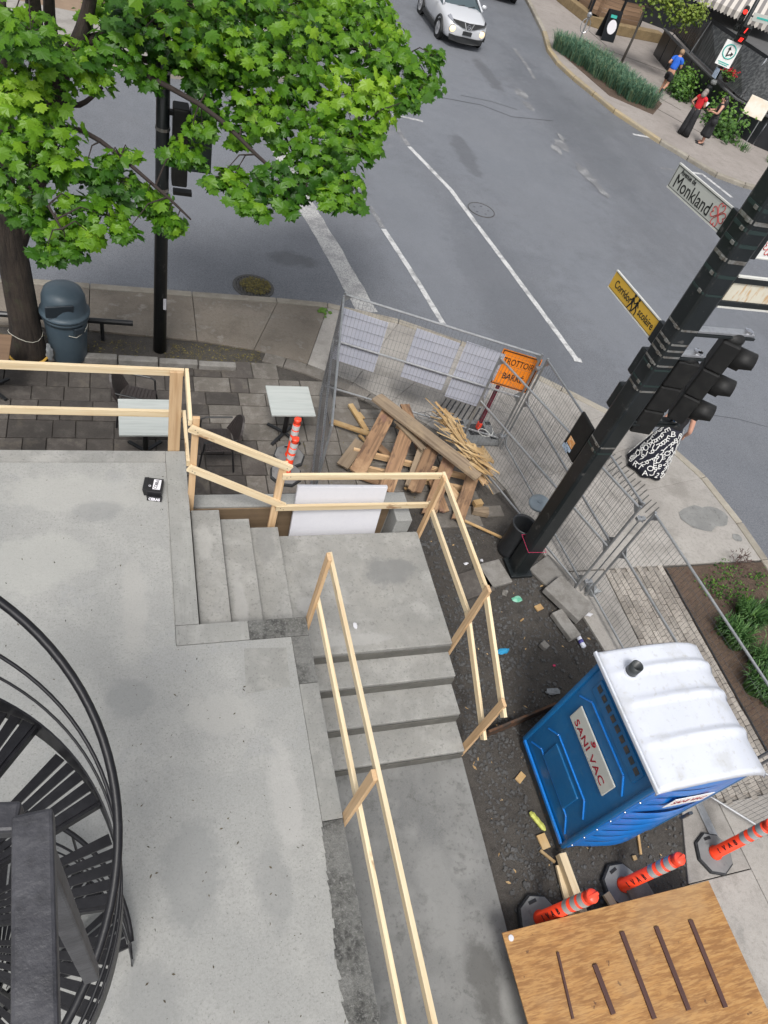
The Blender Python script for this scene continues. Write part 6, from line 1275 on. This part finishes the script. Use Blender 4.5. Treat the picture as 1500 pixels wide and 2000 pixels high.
# ================================================================== CAR
def loft(b, rings, close_ends=True, closed=False):
    n = len(rings[0]); o = []
    for r in rings: o += r
    fs = []
    for i in range(len(rings)-1):
        for k in range(n if closed else n-1): k2 = (k+1) % n; fs.append((i*n+k, (i+1)*n+k, (i+1)*n+k2, i*n+k2))
    if close_ends: fs += [tuple(range(n)), tuple((len(rings)-1)*n+k for k in range(n-1,-1,-1))]
    return b.add(o, fs)
def car(label, loc, rz, paint, lit=True):
    t = thing('car', label, 'car', loc, None, rz)
    st = [(2.06,.50,.40,.66),(2.02,.70,.30,.78),(1.90,.80,.25,.88),(1.60,.86,.22,.97),(1.20,.885,.22,1.03),(.85,.885,.22,1.07),(.3,.885,.22,1.10),(-.6,.885,.22,1.12),(-1.3,.885,.24,1.14),(-1.8,.85,.28,1.14),(-2.02,.76,.34,1.05),(-2.07,.60,.45,.9)]
    b = MB(); rings = []
    for x, w_, z0, h in st:
        r = []
        for u, v in ((0,1.02),(.45,1.015),(.80,.985),(.94,.92),(1.0,.78),(1.015,.58),(1.0,.36),(.95,.12),(.85,0),(0,0)): r.append((x, w_*u, z0+(h-z0)*v))
        full = r+[(p[0],-p[1],p[2]) for p in r[-2:0:-1]]; rings.append([Vector(p) for p in full])
    loft(b, rings, True, True); bd = b.build('body', paint, t, local=True, smooth=True); sb = bd.modifiers.new('s','SUBSURF'); sb.levels = sb.render_levels = 1
    gh = [(.95,.74,1.03,1.04),(.55,.74,1.06,1.28),(.10,.72,1.08,1.50),(-.4,.71,1.1,1.56),(-1.1,.69,1.12,1.53),(-1.6,.64,1.12,1.40),(-1.95,.60,1.1,1.13)]
    b = MB(); rings = []
    for x, w_, z0, z1 in gh:
        r = [(x,0,z1),(x,w_*.6,z1-.01),(x,w_*.82,z1-.05),(x,w_*1.02,lerp(z0,z1,.35)),(x,w_*1.1,z0-.04)]; rings.append([Vector(p) for p in r[::-1]]+[Vector((p[0],-p[1],p[2])) for p in r[1:]])
    loft(b, rings, False); b.build('glass', 'car_glass', t, local=True, smooth=True)
    b = MB(); rings = [[Vector((x,y_*w_*.80,z1+.012-.035*abs(y_)**2)) for y_ in (-1,-.5,0,.5,1)] for x, w_, z0, z1 in gh[2:6]]; loft(b, rings, False); b.build('roof', paint, t, local=True, smooth=True)
    for s_ in (-1,1):
        b = MB(); b.tube([(.98,s_*.80,1.05),(.55,s_*.70,1.27),(.10,s_*.60,1.49)], .035, 6); b.build('pillar', paint, t, local=True)
        b = MB(); b.ball((.62,s_*.98,1.13), .11, 10, (.6,1.0,.75)); b.build('mirror', paint, t, local=True, smooth=True)
        b = MB(); b.lathe([(.115,0),(.115,.03),(.10,.06),(.001,.075)], (1.985,s_*.60,.60), 18, axis=(1,s_*.30,.15)); b.build('headlight', 'lamp_warm' if lit else 'chrome', t, local=True, smooth=True)
        b = MB(); b.tube([(2.02,s_*.60+s_*.01+math.cos(a*.4)*.125,.605+math.sin(a*.4)*.125) for a in range(16)], .012, 5, closed=True); b.build('headlight_ring', 'chrome', t, local=True)
        b = MB(); b.slab([(1.70,s_*.80,.88),(1.98,s_*.66,.80),(1.99,s_*.60,.84),(1.72,s_*.70,.95)], (0,s_*.3,1), .02); b.build('lamp_strip', 'chrome', t, local=True)
    b = MB(); b.slab([(2.03,-.66,.86),(2.055,-.25,.70),(2.06,0,.665),(2.055,.25,.70),(2.03,.66,.86),(1.985,.66,.90),(2.01,0,.87),(1.985,-.66,.90)], (1,0,.1), .02); b.build('grille', 'car_plastic', t, local=True)
    for s_ in (-1,1): b = MB(); b.bar((2.085,s_*.08,.655),(2.04,s_*.19,.87), .03,.02,(1,0,0)); b.build('grille_trim', 'chrome', t, local=True)
    b = MB(); b.tube([(2.088,math.cos(a*.42)*.062,.765+math.sin(a*.42)*.062) for a in range(15)], .011, 5, closed=True); b.bar((2.09,-.09,.765),(2.09,.09,.765), .012,.022); b.build('emblem', 'chrome', t, local=True)
    b = MB(); b.box((2.075,0,.545), (.02,.36,.13)); b.build('plate_holder', 'car_plastic', t, local=True)
    b = MB(); b.slab([(2.02,-.66,.26),(2.06,-.3,.22),(2.06,.3,.22),(2.02,.66,.26),(2.015,.70,.44),(2.065,.45,.42),(2.065,-.45,.42),(2.015,-.70,.44)], (1,0,0), .03); b.build('lower_bumper', 'car_plastic', t, local=True)
    for x in (1.27,-1.27):
        for s_ in (-1,1):
            b = MB(); b.lathe([(.17,-.09),(.30,-.10),(.335,-.07),(.335,.07),(.30,.10),(.17,.09)], (x,s_*.80,.335), 26, axis=(0,s_,0)); wh = b.build('wheel', 'tyre', t, local=True, smooth=True)
            b = MB(); b.lathe([(.22,.098),(.215,.105),(.19,.09)], (x,s_*.80,.335), 24, axis=(0,s_,0))
            for k in range(5): a = k*1.2566; b.bar((x,s_*.905,.335), (x+.2*math.cos(a),s_*.905,.335+.2*math.sin(a)), .05,.02,(0,1,0))
            b.build('rim', 'alloy', wh, local=True)
            b = MB(); pts = [(x+.40*math.cos(rad(a)),s_*.885,.335+.40*math.sin(rad(a))) for a in range(-5,190,13)]; b.tube(pts, .05, 6); b.build('wheel_arch', 'car_plastic', t, local=True, smooth=True)
            b = MB(); b.lathe([(.37,-.04),(.37,.0)], (x,s_*.885,.335), 24, axis=(0,s_,0)); b.build('wheel_well', 'tyre', t, local=True)
    for s_ in (-1,1): b = MB(); b.box((0,s_*.885,.29), (1.75,.05,.12)); b.build('side_skirt', 'car_plastic', t, local=True)
    b = MB(); b.tube([(.96,.15,1.055),(.80,.55,1.13)], .01, 5); b.tube([(.96,-.35,1.05),(.84,.10,1.11)], .01, 5); b.build('wiper', 'car_plastic', t, local=True)
    return t
car('silver crossover car with lit round headlights driving down the side street', (12.03,30.57,RZ), rad(-90), 'car_silver')
car('dark car parked by the far kerb, only its tail showing', (16.75,38.35,RZ), rad(82), 'car_dark', False)

# ================================================================== PEOPLE
def skin_mesh(name, edges, J, Rd, mt, parent, levels=2, root='pelvis'):
    names = list(J); me = bpy.data.meshes.new(name); idx = {k: i for i, k in enumerate(names)}
    me.from_pydata([J[k] for k in names], [(idx[a], idx[c]) for a, c in edges], []); o = bpy.data.objects.new(name, me); COL.objects.link(o)
    o.modifiers.new('sk','SKIN'); sv = me.skin_vertices[0].data
    for k in names: r = Rd[k]; sv[idx[k]].radius = r if isinstance(r, tuple) else (r, r); sv[idx[k]].use_root = (k == root)
    o.modifiers['sk'].use_smooth_shade = True
    ms = o.modifiers.new('ss','SUBSURF'); ms.levels = ms.render_levels = levels
    bpy.context.view_layer.update(); me2 = bpy.data.meshes.new_from_object(o.evaluated_get(bpy.context.evaluated_depsgraph_get())); bpy.data.objects.remove(o)
    o = bpy.data.objects.new(name, me2); COL.objects.link(o); me2.materials.clear(); me2.materials.append(M[mt]); me2.polygons.foreach_set('use_smooth', [True]*len(me2.polygons))
    o.parent = parent; ORG[o.name] = ORG[parent.name].copy(); return o
def hand_mesh(b, wr, d_, nrm, s=1.0):
    d_ = d_.normalized(); u = d_.cross(nrm).normalized(); nrm = u.cross(d_)
    b.bar(wr, wr+d_*.085*s, .075*s, .028*s, nrm)
    for k, (off, L) in enumerate(((-.028,.070),(-.010,.080),(.010,.076),(.028,.060))):
        p = wr+d_*.082*s+u*off*s; b.tube([p, p+d_*L*.5*s, p+(d_*.9-nrm*.35).normalized()*L*s], [.009*s,.009*s,.006*s], 6)
    p = wr+d_*.02*s-u*.034*s; b.tube([p, p+(d_*.7-u*.8).normalized()*.03*s, p+(d_*.95-u*.6).normalized()*.065*s], [.011*s,.010*s,.007*s], 6)
BASE_J = dict(pelvis=(0,0,.93), spine=(0,0,1.10), chest=(0,.01,1.28), neckb=(0,0,1.40), neck=(0,.01,1.46), head=(0,.02,1.55), crown=(0,.015,1.635),
  shL=(-.165,0,1.36), elL=(-.21,-.02,1.09), wrL=(-.215,.06,.86), shR=(.165,0,1.36), elR=(.21,-.02,1.09), wrR=(.215,.06,.86),
  hiL=(-.09,0,.87), knL=(-.095,.02,.49), anL=(-.095,-.02,.085), toL=(-.10,.13,.03), hiR=(.09,0,.87), knR=(.095,.02,.49), anR=(.095,-.02,.085), toR=(.10,.13,.03))
BASE_R = dict(pelvis=(.135,.10), spine=(.115,.085), chest=(.145,.095), neckb=(.09,.07), neck=.052, head=(.078,.092), crown=(.05,.058), shL=.058, elL=.041, wrL=.028, shR=.058, elR=.041, wrR=.028, hiL=.085, knL=.056, anL=.036, toL=.032, hiR=.085, knR=.056, anR=.036, toR=.032)
EDG = [('pelvis','spine'),('spine','chest'),('chest','neckb'),('neckb','neck'),('neck','head'),('head','crown'),('neckb','shL'),('shL','elL'),('elL','wrL'),('neckb','shR'),('shR','elR'),('elR','wrR'),('pelvis','hiL'),('hiL','knL'),('knL','anL'),('anL','toL'),('pelvis','hiR'),('hiR','knR'),('knR','anR'),('anR','toR')]
def person(label, loc, rz, height, skin='skin', **pose):
    t = thing('person', label, 'person', loc, None, rz); k = height/1.66; t.scale = (k,k,k)
    J = dict(BASE_J); J.update(pose); J = {a: Vector(v) for a, v in J.items()}
    bd = skin_mesh('body', EDG, J, BASE_R, skin, t); b = MB()
    for s_ in 'LR': hand_mesh(b, J['wr'+s_], (J['wr'+s_]-J['el'+s_]), Vector((1 if s_ == 'L' else -1, 0, .1)))
    h = J['head']; f = Vector((0,1,0)); b.ball(h+f*.096+Vector((0,0,-.01)), .018, 6, (.8,1,1.3))
    for s_ in (-1,1): b.ball(h+Vector((s_*.085,-.01,-.005)), .024, 6, (.4,.8,1.2))
    # hands, nose and ears join the same skin surface object
    hm = bmesh.new(); hm.from_mesh(bd.data); o_ = [hm.verts.new(v) for v in b.v]
    for fc in b.f: hm.faces.new([o_[i] for i in fc])
    hm.to_mesh(bd.data); hm.free()
    b = MB()
    for s_ in (-1,1): b.ball(h+Vector((s_*.033,.083,.018)), .011, 6)
    b.build('eyes', 'hair_dark', bd, local=True); b = MB(); b.box(h+Vector((0,.088,-.055)), (.045,.012,.010)); b.build('mouth', 'ink_red', bd, local=True)
    return t, J
def garment(nm, parts, mt, t, lv=2, root=None):
    """parts: list of chains of (point, radius)"""
    J, Rd, E_ = {}, {}, []; 
    for ci, ch in enumerate(parts):
        prev = None
        for i, (p, r) in enumerate(ch):
            key = next((k for k in J if (J[k]-Vector(p)).length < 1e-4), None)
            if key is None: key = '%d_%d' % (ci,i); J[key] = Vector(p); Rd[key] = r
            if prev and prev != key: E_.append((prev,key))
            prev = key
    return skin_mesh(nm, E_, J, Rd, mt, t, lv, root=list(J)[0])
def hair(t, J, mt, length=.0, r=.098):
    h = J['head']; b = MB(); b.ball(h+Vector((0,-.022,.035)), r, 14, (.98,1.0,1.0), .03)
    for i in list(range(len(b.v))):
        v = b.v[i]
        if v.y > h.y+.03 and v.z < h.z+.055: b.v[i] = Vector((v.x*.96, h.y+.02, v.z))
    if length:
        b.tube([h+Vector((0,-.05,.03)), h+Vector((0,-.085,-.08)), h+Vector((0,-.09,-.08-length*.6)), h+Vector((0,-.07,-.08-length))], [.085,.10,.095,.05], 10)
    return b.build('hair', mt, t, local=True, smooth=True)
def skirt(t, nm, z0, z1, r0, r1, mt, n=28, wave=.05, off=(0,0), ry=.8, cyc=7):
    b = MB(); rings = []
    for i in range(9):
        u = i/8; z = lerp(z0,z1,u); rr = lerp(r0,r1,u**.8); rings.append([Vector((off[0]*u+math.cos(a*2*math.pi/n)*rr*(1+wave*u*math.sin(a*2*math.pi/n*cyc)), off[1]*u+math.sin(a*2*math.pi/n)*rr*ry*(1+wave*u*math.sin(a*2*math.pi/n*cyc)), z)) for a in range(n)])
    loft(b, rings, True, True); return b.build(nm, mt, t, local=True, smooth=True)
def shoes(t, J, mt, sole=None):
    for s_ in 'LR':
        a, c = J['an'+s_], J['to'+s_]; d_ = (c-a); d_.normalize(); b = MB(); b.tube([a+Vector((0,0,.03))-d_*.02, a-d_*.04+Vector((0,0,-.045)), a.lerp(c,.5)+Vector((0,0,-.005)), c+d_*.05], [.045,.052,.046,.03], 10); b.build('shoe', mt, t, local=True, smooth=True)
def torso(J, top=1.0, r=1.1, sl=0.0):
    ch = [[(J['pelvis']+Vector((0,0,.03)),(.145*r,.112*r)), (J['spine'],(.125*r,.095*r)), (J['chest'],(.152*r,.105*r)), (J['neckb'],(.085*r,.068*r))]]
    for s_ in 'LR': ch.append([(J['neckb'],(.085*r,.068*r)), (J['sh'+s_],.066*r)]+([(J['sh'+s_].lerp(J['el'+s_],sl),.058*r)] if sl else []))
    return ch
# woman in a lettered long skirt walking past the fence
t, J = person('woman in black top and long black skirt patterned with white letters', Vector((8.80,7.10,0)), rad(-38), 1.64, wrL=(-.24,.16,.93), elL=(-.24,-.06,1.10), elR=(.25,-.06,1.10), wrR=(.26,.10,.90), knL=(-.09,.12,.50), anL=(-.09,.10,.085), toL=(-.09,.24,.03), anR=(.09,-.14,.10), toR=(.10,.0,.03))
garment('top', torso(J, 1, 1.12), 'cloth_black', t); hair(t, J, 'hair_dark', .16); shoes(t, J, 'shoe_dark')
mat('letter_skirt', (.010,.011,.022), rough=.85)
sk_ = skirt(t, 'skirt', 1.04, .05, .15, .36, 'letter_skirt', 36, .10, (0,-.04), .85)
_cv = bpy.data.curves
SPOTS = [(.06+.093*r_+R_.uniform(-.012,.012), 2*math.pi*(k_+.5*(r_ % 2)+R_.uniform(-.15,.15))/n_) for r_ in range(10) for n_ in (9+r_,) for k_ in range(n_)]
for i, (u, a) in enumerate(SPOTS):     # printed white letters wrapped on the skirt
    rr = lerp(.15,.36,u**.8); z = lerp(1.04,.05,u); wv = 1+.10*u*math.sin(a*7)
    n_ = Vector((math.cos(a), math.sin(a)/.85, .2)).normalized(); p = Vector((math.cos(a)*rr*wv, -.04*u+math.sin(a)*rr*.85*wv, z))+n_*.008
    if i < 10:
        tx = text('AU2O96EBRI'[i], .155, 'sign_white', sk_, frame(Vector((-math.sin(a),math.cos(a),R_.uniform(-.5,.5))), n_, p), ext=.002, name='printed_letter'); 
        tx.matrix_local = frame(Vector((-math.sin(a),math.cos(a),R_.uniform(-.5,.5))), n_, p); LT = globals().setdefault('LT', []); LT.append(tx)
    else:
        tx = LT[i % 10].copy(); COL.objects.link(tx); tx.matrix_local = frame(Vector((-math.sin(a),math.cos(a),R_.uniform(-.6,.6))), n_, p)
# two women on the far sidewalk
pos = G(1333,264); t, J = person('woman in red top and wide black trousers reading with a friend', pos, rad(-60), 1.60, elL=(-.30,-.05,1.12), wrL=(-.17,.12,.98), elR=(.20,.08,1.10), wrR=(.06,.28,1.12))
garment('top', torso(J,1,1.16,.35), 'cloth_red', t); hair(t, J, 'hair_grey', .05); shoes(t, J, 'shoe_dark')
for s_ in (-1,1): b = MB(); loft(b, [[Vector((s_*lerp(.075,.10,u)+math.cos(a*.5236)*lerp(.105,.155,u), math.sin(a*.5236)*lerp(.115,.14,u), lerp(1.0,.04,u))) for a in range(12)] for u in (0,.25,.5,.75,1)], True, True); b.build('trouser_leg', 'cloth_black', t, local=True, smooth=True)
b = MB(); b.slab([J['wrR']+Vector(v) for v in ((-.12,.08,-.02),(.10,.08,-.02),(.10,.20,.10),(-.12,.20,.10))], (0,-.6,.8), .004); o = b.build('paper', 'paper_white', t, local=True)
pos = G(1368,281); t, J = person('woman in black dress and sandals holding a phone beside the red top', pos, rad(62), 1.66, elL=(-.25,.06,1.12), wrL=(-.08,.28,1.10), elR=(.25,.06,1.12), wrR=(.08,.28,1.10))
garment('dress_top', torso(J,1,1.10), 'cloth_black', t); skirt(t, 'dress_skirt', 1.03, .30, .145, .25, 'cloth_black', 28, .06); hair(t, J, 'hair_dark', .26)
for s_ in 'LR': b = MB(); b.bar(J['an'+s_]+Vector((0,-.06,-.07)), J['to'+s_]+Vector((0,.08,-.015)), .085, .025); b.build('sandal', 'shoe_dark', t, local=True, bevel=.008)
b = MB(); b.box((0,.36,1.13), (.14,.08,.012)); b.build('phone', 'carton_black', t, local=True); b = MB(); b.ball((-.26,.0,.86), .12, 10, (.5,1,.9)); b.tube([(-.25,0,.95),(-.18,0,1.40)], .008, 5); b.build('handbag', 'cloth_black', t, local=True, smooth=True)
# jogger
pos = G(1286,190); t, J = person('jogger in blue shirt and black shorts running on the far sidewalk', pos, rad(-50), 1.74, 'skin_tan', pelvis=(0,0,.93), spine=(0,.05,1.10), chest=(0,.10,1.27), neckb=(0,.14,1.39), neck=(0,.16,1.45), head=(0,.19,1.54), crown=(0,.19,1.625), shL=(-.165,.12,1.35), shR=(.165,.12,1.35), elL=(-.23,-.06,1.15), wrL=(-.16,.18,1.14), elR=(.23,.16,1.10), wrR=(.12,.36,1.24), hiL=(-.09,0,.87), knL=(-.09,.20,.52), anL=(-.09,.06,.10), toL=(-.09,.22,.035), knR=(.09,-.05,.48), anR=(.09,-.40,.36), toR=(.09,-.42,.20))
garment('shirt', torso(J,1,1.15,.55), 'cloth_blue', t); hair(t, J, 'hair_sandy'); shoes(t, J, 'shoe_dark')
garment('shorts', [[(J['pelvis']+Vector((0,0,.04)),(.15,.12)), (J['pelvis']+Vector((0,0,-.04)),(.15,.12))], [(J['pelvis']+Vector((0,0,-.04)),(.15,.12)), (J['hiL'],.115), (J['hiL'].lerp(J['knL'],.75),.10)], [(J['pelvis']+Vector((0,0,-.04)),(.15,.12)), (J['hiR'],.115), (J['hiR'].lerp(J['knR'],.75),.10)]], 'cloth_black', t)
